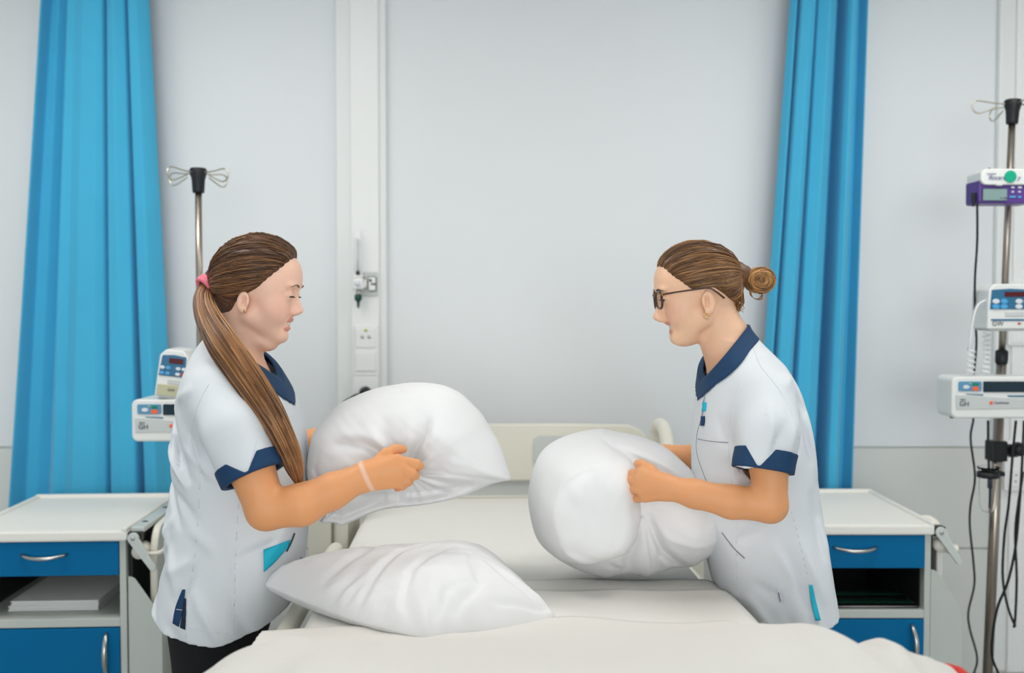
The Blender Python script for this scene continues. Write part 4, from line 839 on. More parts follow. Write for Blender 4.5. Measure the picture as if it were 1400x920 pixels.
# ------------------------------------------------------------------ people
def head_sdf(Q, S):
    """Q in head space: x forward, y sideways, z up, origin between the ear canals"""
    Q = Q.copy(); A = Q.copy(); A[:, 1] = np.abs(A[:, 1])
    d = ell(Q, (0.004, 0, 0.042), (0.092, 0.074, 0.080))
    d = smin(d, ell(Q, (S['fx'], 0, 0.002), (0.041, 0.061, 0.084), rotY(S['ft'])), 0.025)
    d = smin(d, ell(Q, (0.071, 0, 0.048), (0.024, 0.046, 0.034)), 0.018)          # forehead
    d = smin(d, ell(A, (0.044, 0.034, -0.028), (0.030, 0.026, 0.030)), 0.018)     # cheek
    d = smin(d, rcone(A, (-0.002, 0.046, -0.040), (0.046, 0.014, -0.082), 0.020, 0.016), 0.02)   # jaw
    d = smin(d, ell(Q, (S['chin'][0], 0, S['chin'][1]), (0.0175, 0.019, 0.0160)), 0.008)       # chin
    d = smin(d, ell(Q, (S['muz'], 0, -0.050), (0.0205, 0.026, 0.021)), 0.010)         # muzzle
    if S['dbl']: d = smin(d, ell(Q, (0.012, 0, -0.094), (0.034, 0.036, 0.020), rotY(25)), 0.015)
    else: d = smin(d, ell(Q, (0.020, 0, -0.080), (0.030, 0.034, 0.020), rotY(10)), 0.02)
    d = smax(d, -ell(A, (0.096, 0.032, 0.006), (0.017, 0.017, 0.0125)), 0.012)    # eye hollow
    d = smin(d, ell(A, (0.084, 0.026, 0.0245), (0.010, 0.022, 0.006)), 0.010)     # brow
    d = smin(d, rcone(Q, (0.0815, 0, 0.012), (S['nose'][0]-0.0078, 0, S['nose'][1]+0.002), 0.0056, 0.0070), 0.008)       # nose
    d = smin(d, ell(Q, (S['nose'][0]-0.012, 0, S['nose'][1]-0.001), (0.012, 0.0090, 0.0070)), 0.006)
    d = smin(d, ell(A, (S['nose'][0]-0.016, 0.0105, S['nose'][1]-0.004), (0.0095, 0.006, 0.0065)), 0.005)
    d = smax(d, -ell(A, (S['nose'][0]-0.012, 0.0062, S['nose'][1]-0.0115), (0.005, 0.0030, 0.004)), 0.003)
    d = smin(d, rcone(Q, (0.068, 0, 0.008), (S['nose'][0]-0.024, 0, S['nose'][1]+0.002), 0.0125, 0.0125), 0.010)
    d = smin(d, ell(Q, (S['nose'][0]-0.024, 0, S['nose'][1]-0.001), (0.015, 0.0115, 0.0095)), 0.006)
    ul, ll = S['ul'], S['ll']
    lip = smin(ell(Q, (ul[0]-0.0085, 0, ul[1]), (0.0078, 0.0205, 0.0040), rotY(-15)), ell(Q, (ll[0]-0.0095, 0, ll[1]), (0.0082, 0.0185, 0.0047), rotY(15)), 0.001)
    d = smin(d, lip, 0.004)
    g = S['gap']; d = smax(d, -ell(Q, (g[0], 0, g[1]), (0.021, g[3], g[2]), rotY(g[4])), 0.002)
    # eyelids and eyes
    lid = ell(A, (0.0735, 0.0315, 0.0045), (0.0138, 0.0138, 0.0138)); lid = smax(lid, -(A[:, 2]-(0.0045+S['lid'])), 0.002)
    d = smin(d, lid, 0.003)
    low = ell(A, (0.0732, 0.0315, 0.0035), (0.0134, 0.0136, 0.0134)); low = smax(low, A[:, 2]-(0.0045+S['lid']-S['eg']), 0.002); d = smin(d, low, 0.003)
    # ears
    es = F4(S['es']); ea = np.stack([(A[:, 0]+0.008), A[:, 1]-0.0765, A[:, 2]+F4(S['ez'])], 1)/es; R = rotY(12)
    e = ell(ea, (0, 0, 0), (0.0155, 0.0075, 0.027), R)
    e = smax(e, -ell(ea, (0.003, 0.0055, 0.000), (0.0090, 0.0090, 0.0155), R), 0.0025)
    e = smin(e, ell(ea, (0.0005, 0.001, -0.022), (0.0085, 0.005, 0.0085), R), 0.004)
    e = smin(e, rcone(ea, (0.012, 0.000, 0.006), (0.011, 0.003, -0.006), 0.004, 0.0035), 0.003)
    e = smin(e, rcone(ea, (0.0, 0.0015, 0.012), (-0.004, 0.0015, -0.010), 0.0025, 0.0025), 0.003)
    d = smin(d, e*es, 0.006)
    return d, lip
def build_person(S):
    sg = S['sg']; Y0 = S['Y0']; ear = W(*S['ear'], Y0); hs = S['hs']
    base = np.array([W(S['foot'], 800, Y0)[0], Y0, 0.0])
    root = empty('person', tuple(base)); tag(root, S['label'], 'person', 'nurses making the bed')
    tz = np.array([W(700, r[0], Y0)[2] for r in S['loft']])[::-1]
    txa = np.array([W(r[1], r[0], Y0)[0] for r in S['loft']])[::-1]; txb = np.array([W(r[2], r[0], Y0)[0] for r in S['loft']])[::-1]
    thw = np.array([r[3] for r in S['loft']])[::-1]
    zz = np.linspace(tz[0], tz[-1], 160)
    sm_ = lambda a: np.convolve(np.pad(np.interp(zz, tz, a), 5, 'edge'), np.ones(11)/11, 'valid')
    LX, RX, HW = sm_(txa), sm_(txb), sm_(thw); CX = (LX+RX)/2; RR = np.abs(RX-LX)/2
    def loft(P):
        z = P[:, 2]; cx = np.interp(z, zz, CX).astype(F4); rx = np.interp(z, zz, RR).astype(F4); hw = np.interp(z, zz, HW).astype(F4)
        n = F4(2.25); q = (np.abs((P[:, 0]-cx)/rx)**n+np.abs((P[:, 1]-F4(Y0))/hw)**n)**(1/n)
        return (q-1)*np.minimum(rx, hw)*F4(0.95)
    ztop = tz[-1]; zbot = tz[0]
    J = {k: [W(*p) for p in v] for k, v in S['arms'].items()}
    hands = S['hands']
    def head(P):
        Q = (P-ear.astype(F4))/F4(hs); Q[:, 0] *= sg
        return head_sdf(Q, S)[0]*F4(hs)
    neck = [W(*p) for p in S['neck']]
    def hand_sdf(P, H):
        d = None
        for pts, rad in H['palm']: 
            e = chain(P, [W(*p) for p in pts], rad); d = e if d is None else smin(d, e, 0.012)
        for pts, rad in H['fingers']: d = smin(d, chain(P, [W(*p) for p in pts], rad, 0.004), 0.0045)
        return d
    def body(P):
        d = np.maximum(loft(P)+F4(0.022), np.maximum(P[:, 2]-F4(S['chest_top']), F4(0.80)-P[:, 2]))
        d = smin(d, chain(P, neck, S['neck_r'], 0.02), 0.03)
        for k in ('near', 'far'):
            d = smin(d, chain(P, J[k], S['arm_r'][k], 0.012), 0.015)
            H = hands[k]; c = W(*H['c']); d = smin(d, masked(P, c, 0.13, lambda p: hand_sdf(p, H)), 0.010)
        d = smin(d, masked(P, ear+np.array([sg*0.01, 0, 0.01]), 0.20, head), 0.014)
        return d
    lo = np.array([min(LX.min(), RX.min(), J['near'][-1][0], J['far'][-1][0], ear[0])-0.16, Y0-0.36, 0.76]); hi = np.array([max(LX.max(), RX.max(), J['near'][-1][0], J['far'][-1][0], ear[0])+0.16, Y0+0.36, ear[2]+0.18])
    V, Fq = nets(body, lo, hi, S.get('h', 0.0026))
    # skin colour zones
    Q = (V-ear)/hs; Q[:, 0] *= sg; near = np.linalg.norm(Q, axis=1) < 0.2
    arm = np.array(srgb(*S['skin_arm'])[:3]); face = np.array(srgb(*S['skin_face'])[:3]); lipc = np.array(srgb(222, 150, 134)[:3]); blush = np.array(srgb(236, 166, 150)[:3])
    cols = np.tile(arm, (len(V), 1)); wz = np.clip((Q[:, 2]+0.20)/0.10, 0, 1)[:, None]*(np.linalg.norm(Q, axis=1) < 0.3)[:, None]; cols = cols*(1-wz)+face*wz
    idx = np.where(near)[0]; dl = np.full(len(V), 1.0); dl[idx] = head_sdf(Q[idx].astype(F4), S)[1]
    wl = np.clip(1-(dl-0.0005)/0.0022, 0, 1)[:, None]*((Q[:, 0] > 0.045)[:, None]); cols = cols*(1-wl)+lipc*wl
    A = np.abs(Q[:, 1]); wb = np.exp(-((Q[:, 0]-0.060)**2+(A-0.045)**2+(Q[:, 2]+0.024)**2)/0.022**2)[:, None]*0.45; cols = cols*(1-wb)+blush*wb
    wb = np.exp(-((Q[:, 0]-S['nose'][0])**2+(Q[:, 2]-S['nose'][1])**2)/0.012**2)[:, None]*0.12; cols = cols*(1-wb)+blush*wb
    if S.get('band'):
        p, q = [W(*v) for v in S['band']]; ax = (q-p)/np.linalg.norm(q-p); al = (V-p)@ax; wb = (np.clip(1.5-np.abs(al)/0.0042, 0, 1)*(np.linalg.norm(V-p, axis=1) < 0.06))[:, None]*0.5; cols = cols*(1-wb)+np.array(srgb(250, 226, 212)[:3])*wb
    npmesh('body', V, Fq, 'skin', root, base, cols); body_bvh = bvh_of(V, Fq)
    HP = lambda x, y, z: ear+np.array([sg*x, y, z])*hs
    # eyes
    for s in (-1, 1):
        mb = MB(); c = HP(0.0728, s*0.0315, 0.0040)-base; n = 16
        mb.lathe([(max(0.0004, 0.0119*math.sin(t)), -0.0119*math.cos(t)) for t in np.linspace(0.02, math.pi-0.02, 12)], tuple(c), 'x', n); e = mb.build('eye', 'eye_white', root)
        mb = MB(); t = np.linspace(0, 0.55, 5); dirx = sg
        mb.lathe([(max(0.0003, 0.0122*math.sin(a)), sg*0.0122*math.cos(a)) for a in t[::-1]], tuple(c+np.array([0, 0, -0.0016])), 'x', 14).build('iris', 'iris', e)
        L = []
        for k in range(9):
            a = -1.25+k/8*2.15; L.append(HP(0.0735+0.0142*math.cos(a), s*(0.0315+0.0142*math.sin(a)), 0.0045+S['lid']-0.0006+0.002*math.cos(a)))
        P = np.array(L); tubes('eyelash', [P]+[np.array([P[k], P[k]+np.array([sg*0.0035*math.cos(-1.25+k/8*2.15), s*0.0035*math.sin(-1.25+k/8*2.15), -0.0015])]) for k in range(9)], [0.0013]+[0.0006]*9, [None]*10, 'lash', e, base, 5)
        L = [HP(0.0940, s*0.016, 0.0205), HP(0.0915, s*0.026, 0.0240), HP(0.0870, s*0.036, 0.0245), HP(0.0780, s*0.046, 0.0210)]
        L2 = []
        for p in cr(L, 5):
            h = body_bvh.ray_cast(Vector(p)+Vector((sg*0.05, 0, 0)), Vector((-sg, 0, 0))); L2.append(np.array(h[0])+np.array([sg*0.0003, 0, 0]) if h[0] is not None else p)
        tubes('eyebrow', [np.array(L2)], [np.interp(np.linspace(0, 1, len(L2)), [0, 0.3, 1], [0.0022, 0.0026, 0.0008])], [None], 'brow_brown', root, base, 6, 0.6)
    ul, ll = S['ul'], S['ll']
    arc = lambda x, z, hw_, bend: np.array([HP(x-bend*(t*t), t*hw_, z) for t in np.linspace(-1, 1, 11)])
    mb = MB(); tubes('teeth', [arc(ul[0]-S['tb'], ul[1]-0.0050, 0.011, 0.008), arc(ul[0]-S['tb']-0.0008, ul[1]-0.0075, 0.010, 0.008)], [0.0022, 0.0020], [None]*2, 'teeth', root, base, 6)
    # ---------------- tunic
    f = [((W(a, b, Y0)[0], W(a, b, Y0)[2]), (W(c, d, Y0)[0], W(c, d, Y0)[2]), w/630, am/1000) for a, b, c, d, w, am in S['folds']]
    SL = {k: ([W(*p) for p in v[0]], v[1]) for k, v in S['sleeve'].items()}
    def wrink(P):
        X = P[:, ::2]; o = np.zeros(len(P), F4)
        for a, b, w, am in f:
            a = np.array(a, F4); b = np.array(b, F4); ab = b-a; L2 = ab@ab; am = am*1.9; w = w*0.85
            t = ((X-a)@ab)/L2; tc = np.clip(t, 0, 1); dd = np.linalg.norm(X-a-tc[:, None]*ab, axis=1)
            o += am*np.exp(-(dd/w)**2)*(0.25+0.75*np.sin(np.pi*np.clip(t*0.9+0.05, 0, 1)))
        o += F4(0.0020)*snoise(P*np.array([1, 1, 0.55], F4), 26, S['seed'], 2)+F4(0.0010)*snoise(P*np.array([1.3, 1, 0.5], F4), 70, S['seed']+1, 1)
        return o.astype(F4)
    def sleeve(P, k):
        pts, rad = SL[k]; d = chain(P, pts, rad, 0.02); e = pts[-1]; dr = e-pts[-2]; dr = dr/np.linalg.norm(dr); return d, ((P-e.astype(F4))@dr.astype(F4))
    def outer2(P, both=True):
        L0 = loft(P); sl = [sleeve(P, k) for k in ('near', 'far')]
        d = L0
        for q, al in sl: d = smin(d, smax(q, al, 0.003), 0.028)
        w = np.zeros(len(P), F4); m = np.abs(d) < 0.045
        if m.any(): w[m] = wrink(P[m])
        if not both: return d-w
        i = L0+F4(0.0065)
        for q, al in sl: i = smin(i, smax(q+F4(0.0065), al-F4(0.06), 0.003), 0.028)
        return d-w, i-w
    outer = lambda P: outer2(P, False)
    def plane(l):
        a = np.array(XZ(*l[0], Y0)); b = np.array(XZ(*l[1], Y0)); n = np.array([-(b-a)[1], (b-a)[0]]); n /= np.linalg.norm(n)
        if n[1] < 0: n = -n
        return lambda P: ((P[:, 0]-F4(a[0]))*F4(n[0])+(P[:, 2]-F4(a[1]))*F4(n[1])-F4(S['vee'])*(np.minimum(np.abs(P[:, 1]-F4(Y0)), F4(0.10))-F4(0.058)))*F4(0.8)
    up, lw = plane(S['neck_up']), plane(S['neck_lo'])
    hemx = np.array([W(p[0], p[1], Y0)[0] for p in S['hem']]); hemz = np.array([W(p[0], p[1], Y0-0.15)[2] for p in S['hem']]); oo = np.argsort(hemx); hemx, hemz = hemx[oo], hemz[oo]
    hem = lambda P: np.interp(P[:, 0], hemx, hemz).astype(F4)-P[:, 2]
    def tunic(P):
        d, inn = outer2(P)
        sh = smax(d, -inn, 0.001)
        return np.maximum(np.maximum(sh, up(P)), np.maximum(hem(P), P[:, 2]-F4(ztop)))
    lo2 = np.array([min(LX.min(), RX.min())-0.10, Y0-0.34, hemz.min()-0.02]); hi2 = np.array([max(LX.max(), RX.max())+0.10, Y0+0.34, ztop+0.02])
    lo2[0] = min(lo2[0], min(SL[k][0][-1][0] for k in SL)-0.1); hi2[0] = max(hi2[0], max(SL[k][0][-1][0] for k in SL)+0.1)
    V, Fq = nets(tunic, lo2, hi2, S.get('ht', 0.0031)); tn = npmesh('tunic', V, Fq, 'tunic_white', root, base); tb = bvh_of(V, Fq)
    def collar(P):
        d = outer(P); return np.maximum(np.maximum(np.maximum(d-F4(0.0028), -(d+F4(0.0085))), up(P)-F4(0.001)), np.maximum(-lw(P), P[:, 2]-F4(ztop)))
    ctr = W(*S['neck'][0]); V, Fq = nets(collar, ctr-0.16, ctr+0.16, 0.0026); npmesh('collar', V, Fq, 'navy', tn, base)
    for k in ('near', 'far'):
        pts, rad = SL[k]; e = pts[-1]; ax = e-pts[-2]; ax /= np.linalg.norm(ax); vw = CAM-e; vw -= ax*(vw@ax); vw /= np.linalg.norm(vw); bi = np.cross(ax, vw)
        ph0 = S['notch']
        def cuff(P):
            s, al = sleeve(P, k); d = s
            m = np.abs(d) < 0.05; d = d.copy(); d[m] -= wrink(P[m])
            p = P-e.astype(F4); ph = np.arctan2(p@bi.astype(F4), p@vw.astype(F4))-ph0; ph = np.abs((ph+np.pi) % (2*np.pi)-np.pi)
            w = F4(S['cuff_w'])*np.clip(ph/0.5, 0.10, 1)
            return np.maximum(np.maximum(np.maximum(d-F4(0.0035), -(d+F4(0.0095))), al-F4(0.001)), -(al+w)*F4(0.7))
        V, Fq = nets(cuff, e-0.12, e+0.12, 0.0026); npmesh('cuff', V, Fq, 'navy', tn, base)
    # sewn details laid on the tunic surface
    def line(name, px, r, m, dash=None, off=0.0004, parent=tn, n=5):
        pts = cr([(a, b) for a, b in px], 14); hit = [cast(tb, a, b, off) for a, b in pts]; hit = [q for q in hit if q is not None]
        if len(hit) < 3: return
        hit = np.array(hit)
        if dash: segs = [hit[i:i+dash+1] for i in range(0, len(hit)-dash, dash*2)]
        else: segs = [hit]
        tubes(name, segs, [r]*len(segs), [None]*len(segs), m, parent, base, n, 0.6)
    def patch(name, A, B_, m, nu=10, nv=10, off=0.0022, parent=tn, th=0.0016):
        a = cr(A, max(1, nu//(len(A)-1))); b = cr(B_, max(1, nu//(len(B_)-1))); n = min(len(a), len(b)); G = np.zeros((n, nv+1, 3)); ok = True
        for i in range(n):
            for j in range(nv+1):
                q = a[i]+(b[i]-a[i])*j/nv; h = cast(tb, q[0], q[1], off)
                if h is None: return None
                G[i, j] = h-base
        o = MB().grid(G).build(name, m, parent, fixn=False); so = o.modifiers.new('solid', 'SOLIDIFY'); so.thickness = th; so.offset = 0; return o
    S['details'](line, patch, tb, tn, root, base, HP, body_bvh)
    # ---------------- trousers and shoes
    hx = W(S['foot'], 800, Y0)[0]
    def trousers(P):
        d = ell(P, (hx, Y0, S['hip'][1]), (S['hip'][0], 0.145, 0.17))
        for s in (-1, 1): d = smin(d, chain(P, [(hx-sg*0.01, Y0+s*0.075, 0.80), (hx-sg*0.005, Y0+s*0.085, 0.46), (hx-sg*0.025, Y0+s*0.09, 0.07)], [S['hip'][0]-0.025, 0.066, 0.058], 0.03), 0.04)
        return np.maximum(d, np.maximum(P[:, 2]-F4(0.97), F4(0.06)-P[:, 2]))
    V, Fq = nets(trousers, (hx-0.16, Y0-0.2, 0.04), (hx+0.16, Y0+0.2, 1.0), 0.006); npmesh('trousers', V, Fq, 'trouser_black', root, base)
    for s in (-1, 1):
        def shoe(P): return np.maximum(smin(ell(P, (hx+sg*0.05, Y0+s*0.09, 0.03), (0.12, 0.043, 0.042)), ell(P, (hx-sg*0.02, Y0+s*0.09, 0.05), (0.05, 0.038, 0.05)), 0.03), F4(0.001)-P[:, 2])
        V, Fq = nets(shoe, (hx-0.2, Y0+s*0.09-0.07, -0.01), (hx+0.2, Y0+s*0.09+0.07, 0.13), 0.006); npmesh('shoe', V, Fq, 'shoe_white', root, base)
    return root, base, HP, ear, tb
def hair_color(r, dark, mid, light):
    t = r.random(); c = np.array(dark)*(1-min(1, 2*t))+np.array(mid)*min(1, 2*t) if t < 0.5 else np.array(mid)*(2-2*t)+np.array(light)*(2*t-1)
    return tuple(srgb(*c)[:3])
def hair_cap(S, root, base, HP, ear, zl, tie, seed, dark, mid, light, nst=950, off=0.0105):
    sg, hs = S['sg'], S['hs']; xs, zs = np.array([p[0] for p in zl]), np.array([p[1] for p in zl]); tie = np.array(tie)
    C = np.array([0.004, 0, 0.042]); RA = np.array([0.092, 0.074, 0.080])+off
    def cap(P):
        Q = (P-ear.astype(F4))/F4(hs); Q[:, 0] *= sg
        hl = Q[:, 2]-np.interp(Q[:, 0], xs, zs).astype(F4); d = ell(Q, C, RA)+F4(off*0.85)*np.clip(1-hl/F4(0.030), 0, 1)**2; tq = Q-tie.astype(F4)
        d = smin(d, ell(Q, tie+np.array([0.006, 0, 0]), (0.024, 0.020, 0.020)), 0.03)
        if S.get('nape'): d = smin(d, ell(Q, S['nape'][0], S['nape'][1]), 0.02)
        # flow grooves towards the tie
        ang = np.arctan2(tq[:, 1], tq[:, 2]+0.4*tq[:, 0]); d = d+F4(0.0009)*np.sin(ang*46)+F4(0.0006)*np.sin(ang*97+1)
        return np.maximum(d, smax((np.interp(Q[:, 0], xs, zs)-Q[:, 2])*F4(0.75), -(ell(Q, C, RA-0.012)), 0.003))*F4(hs)
    V, Fq = nets(cap, ear-0.17, ear+0.17, 0.0028); cc = np.array(srgb(*(np.array(dark)*0.45+np.array(mid)*0.55))[:3])
    o = npmesh('hair', V, Fq, 'hair', root, base, np.tile(cc, (len(V), 1)))
    r = np.random.default_rng(seed); L, R_, K = [], [], []; pp_h = lambda q: max(0.0, q[2]-np.interp(q[0], xs, zs))
    for i in range(nst):
        u = r.random()*(len(zl)-1); k = int(u); x, z = np.array(zl[k])*(1-u+k)+np.array(zl[min(k+1, len(zl)-1)])*(u-k)
        s = r.choice([-1, 1]); up = r.random()**1.5*0.6
        p0 = np.array([x, 0.0, z+0.002]); e = (p0-C)/RA; q = 1-e[0]**2-e[2]**2; y = s*RA[1]*math.sqrt(max(q, 0.0)); p0[1] = y
        p0 = p0+(np.array([tie[0]*0.2, 0, 0.125])-p0)*up*(0.9 if r.random() < 0.6 else 0)
        n = 14; line = []; o_ = 0.0003+0.0016*r.random(); wob = r.normal()*0.003
        for t in np.linspace(0.0, 1.0, n):
            p = p0*(1-t)+tie*t; v = p-C; v = v/np.linalg.norm(v/RA)                      # project to the shell
            nn = v/RA**2; nn /= np.linalg.norm(nn); w = min(1, max(0, (1-t)/0.10)); w2 = math.sin(math.pi*min(1, t*1.02))
            pp = C+v+nn*(o_-0.8*off*max(0, 1-(pp_h(v+C))/0.030)**2); pp[2] += wob*w2; line.append(HP(*(pp*w+(tie+np.array([0.004, (r.random()-.5)*0.012, (r.random()-.5)*0.012]))*(1-w)))) 
        L.append(np.array(line)); R_.append(np.interp(np.linspace(0, 1, n), [0, 0.15, 0.9, 1], [0.0004, 0.0011, 0.0011, 0.0008])*(0.7+0.7*r.random())); K.append(hair_color(r, dark, mid, light))
    st = tubes('hair_strands', L, R_, K, 'hair', o, base, 4, 0.7); tag(st, kind='stuff')
    return o
# ------------------------------------------------------------------ nurse with the ponytail (left)
def det_left(line, patch, tb, tn, root, base, HP, bb):
    line('seam', [(274, 640), (270, 720), (262, 790), (255, 835), (254, 876)], 0.0012, 'stitch', 2)
    line('seam', [(326, 690), (322, 760), (320, 820), (318, 880)], 0.0011, 'stitch', 2)
    line('seam', [(352, 598), (347, 616), (342, 634)], 0.0010, 'stitch')
    line('seam', [(258, 858), (290, 864), (326, 867), (355, 860)], 0.0010, 'stitch', 2)
    line('seam', [(285, 525), (268, 560), (262, 600), (272, 640)], 0.0012, 'stitch')
    patch('side_vent', [(249, 806), (240, 830), (236, 852)], [(253, 806), (250, 832), (244, 857)], 'navy', 8, 4, 0.003)
    patch('vent_gap', [(252, 818), (249, 840), (246, 858)], [(254, 818), (254, 842), (253, 861)], 'navy_dark', 8, 3, 0.0026)
    line('vent_stitch', [(241, 833), (245, 833.5), (249, 834)], 0.0008, 'stitch', None, 0.0045)
    patch('pocket', [(356, 784), (386, 754), (404, 730)], [(362, 828), (390, 828), (408, 800)], 'tunic_white', 10, 8, 0.002)
    patch('glove_corner', [(360, 752), (378, 745), (397, 738)], [(361, 782), (376, 768), (394, 748)], 'turquoise', 10, 8, 0.004)
    line('pen', [(392, 754), (398, 742), (403, 729)], 0.0022, 'print_dark', None, 0.005)
    line('press_stud', [(411, 762), (412, 764), (413, 766)], 0.0018, 'seam_shadow', None, 0.001)
    # ear stud and the pale band round the wrist
    p = HP(-0.004, -0.0805, -0.029); MB().lathe([(0.0006, -0.004), (0.0018, -0.003), (0.0018, 0.003), (0.0006, 0.004)], tuple(p-base), 'z', 8).build('ear_stud', 'gold', root)
LEFT = dict(
    sg=1, Y0=2.15, ear=(350, 406), hs=1.0, foot=306, hip=(0.106, 0.82), seed=51, dbl=True, lid=-0.0055, eg=0.0016, tb=0.0085, es=0.82, ez=0.010, nape=((-0.050, 0, -0.012), (0.036, 0.058, 0.036)), chin=(0.0520, -0.0840), muz=0.0540, fx=0.038, ft=0, skin_arm=(237, 166, 112), skin_face=(251, 203, 178),
    label='nurse in white tunic with long brown ponytail gripping a pillow, facing right',
    nose=(0.1015, -0.029), ul=(0.0812, -0.0505), ll=(0.0748, -0.0672), gap=(0.084, -0.0590, 0.0046, 0.015, 8), chest_top=1.36,
    loft=[(452, 292, 345, .055), (465, 279, 350, .066), (480, 270, 360, .098), (497, 264, 373, .140), (517, 257, 385, .165), (548, 249, 402, .178), (590, 245, 415, .180), (640, 242, 420, .168), (680, 239, 420, .162), (730, 233, 419, .168), (780, 229, 412, .180), (830, 225, 396, .190), (890, 224, 376, .196)],
    neck=[(314, 507, 2.15), (322, 470, 2.15), (332, 425, 2.15)], neck_r=[0.068, 0.053, 0.052],
    arms=dict(near=[(312, 548, 1.99), (340, 630, 1.935), (364, 697, 1.925), (412, 690, 1.925), (455, 671, 1.935), (500, 650, 1.945)],
              far=[(326, 548, 2.32), (360, 600, 2.37), (392, 622, 2.40), (430, 606, 2.40), (500, 588, 2.375)]),
    arm_r=dict(near=[0.050, 0.046, 0.0385, 0.0400, 0.0345, 0.0265], far=[0.050, 0.046, 0.040, 0.034, 0.026]),
    hands=dict(
        near=dict(c=(535, 640, 1.955),
            palm=[([(500, 645, 1.945), (543, 629, 1.950)], [0.021, 0.0125]), ([(501, 650, 1.945), (547, 640, 1.945)], [0.022, 0.0125]), ([(501, 655, 1.945), (545, 651, 1.945)], [0.021, 0.012]), ([(502, 658, 1.947), (540, 660, 1.950)], [0.018, 0.0115])],
            fingers=[([(544, 629, 1.950), (569, 634, 1.958), (574, 637, 1.978), (562, 642, 1.995)], [.0105, .0090, .0085, .0075]),
                     ([(548, 640, 1.945), (563, 646, 1.952), (568, 650, 1.975), (556, 654, 1.992)], [.0105, .0092, .0085, .0075]),
                     ([(546, 651, 1.945), (555, 655, 1.952), (559, 659, 1.975), (549, 662, 1.990)], [.0100, .0088, .0082, .0072]),
                     ([(540, 660, 1.950), (547, 662, 1.956), (551, 665, 1.974), (543, 668, 1.988)], [.0092, .0080, .0074, .0066]),
                     ([(512, 637, 1.955), (527, 621, 1.962), (541, 614, 1.972), (551, 614, 1.985)], [.016, .0115, .0100, .0085])]),
        far=dict(c=(530, 590, 2.36),
            palm=[([(500, 584, 2.375), (538, 578, 2.36)], [0.018, 0.011]), ([(500, 588, 2.375), (541, 586, 2.36)], [0.020, 0.0115]), ([(500, 592, 2.375), (540, 594, 2.36)], [0.018, 0.011]), ([(501, 594, 2.375), (536, 602, 2.36)], [0.016, 0.0105])],
            fingers=[([(538, 578, 2.36), (558, 578, 2.345), (566, 580, 2.325)], [.0095, .0085, .0075]), ([(541, 586, 2.36), (562, 587, 2.345), (570, 589, 2.325)], [.0095, .0085, .0075]),
                     ([(540, 594, 2.36), (558, 596, 2.345), (566, 598, 2.325)], [.0092, .0082, .0072]), ([(536, 602, 2.36), (551, 605, 2.348), (557, 607, 2.33)], [.0085, .0075, .0068]),
                     ([(508, 580, 2.365), (520, 566, 2.35), (532, 562, 2.335)], [.014, .0105, .0085])])),
    sleeve=dict(near=([(300, 538, 2.015), (322, 590, 1.955), (347, 651, 1.935)], [0.065, 0.066, 0.063]), far=([(318, 540, 2.30), (345, 585, 2.36), (366, 612, 2.385)], [0.068, 0.066, 0.062])),
    notch=0.15, cuff_w=0.034, neck_up=[(335, 474), (392, 520)], neck_lo=[(328, 483), (385, 532)],
    hem=[(200, 836), (222, 840), (240, 858), (258, 866), (327, 877), (374, 866), (420, 845)],
    folds=[(256, 560, 290, 640, 7, -6), (248, 600, 285, 650, 6, 5), (262, 590, 276, 625, 4, -6), (245, 640, 275, 700, 7, -5), (240, 690, 275, 780, 9, 4), (262, 655, 300, 690, 8, -4), (240, 720, 262, 690, 6, 4),
           (232, 770, 262, 720, 8, -4), (255, 760, 300, 740, 9, 3), (280, 800, 300, 740, 12, -4), (300, 780, 345, 850, 10, 4), (340, 780, 370, 850, 9, -4), (290, 700, 330, 730, 10, 3), (335, 720, 345, 780, 8, -3), (225, 800, 240, 850, 7, 4),
           (265, 820, 300, 860, 10, -3), (270, 540, 300, 520, 8, 3), (310, 560, 330, 620, 8, -3), (285, 600, 330, 640, 7, 3), (295, 580, 310, 640, 5, -3), (352, 740, 400, 720, 8, -4), (380, 760, 410, 700, 8, 3)],
    details=det_left, vee=0.12, band=[(501, 650, 1.945), (512, 645, 1.947)])
rootL, baseL, HPL, earL, tbL = build_person(LEFT)
DK, MD, LT = (62, 42, 32), (112, 76, 50), (176, 124, 76)
tieL = (-0.1015, 0.0, 0.0285)
hairL = hair_cap(LEFT, rootL, baseL, HPL, earL, [(-0.13, -0.02), (-0.085, -0.040), (-0.060, -0.048), (-0.044, -0.044), (-0.030, -0.012), (-0.012, 0.000), (0.004, 0.009), (0.020, 0.017), (0.033, 0.028), (0.048, 0.042), (0.062, 0.055), (0.076, 0.068), (0.090, 0.086), (0.12, 0.10)], tieL, 61, DK, MD, LT)
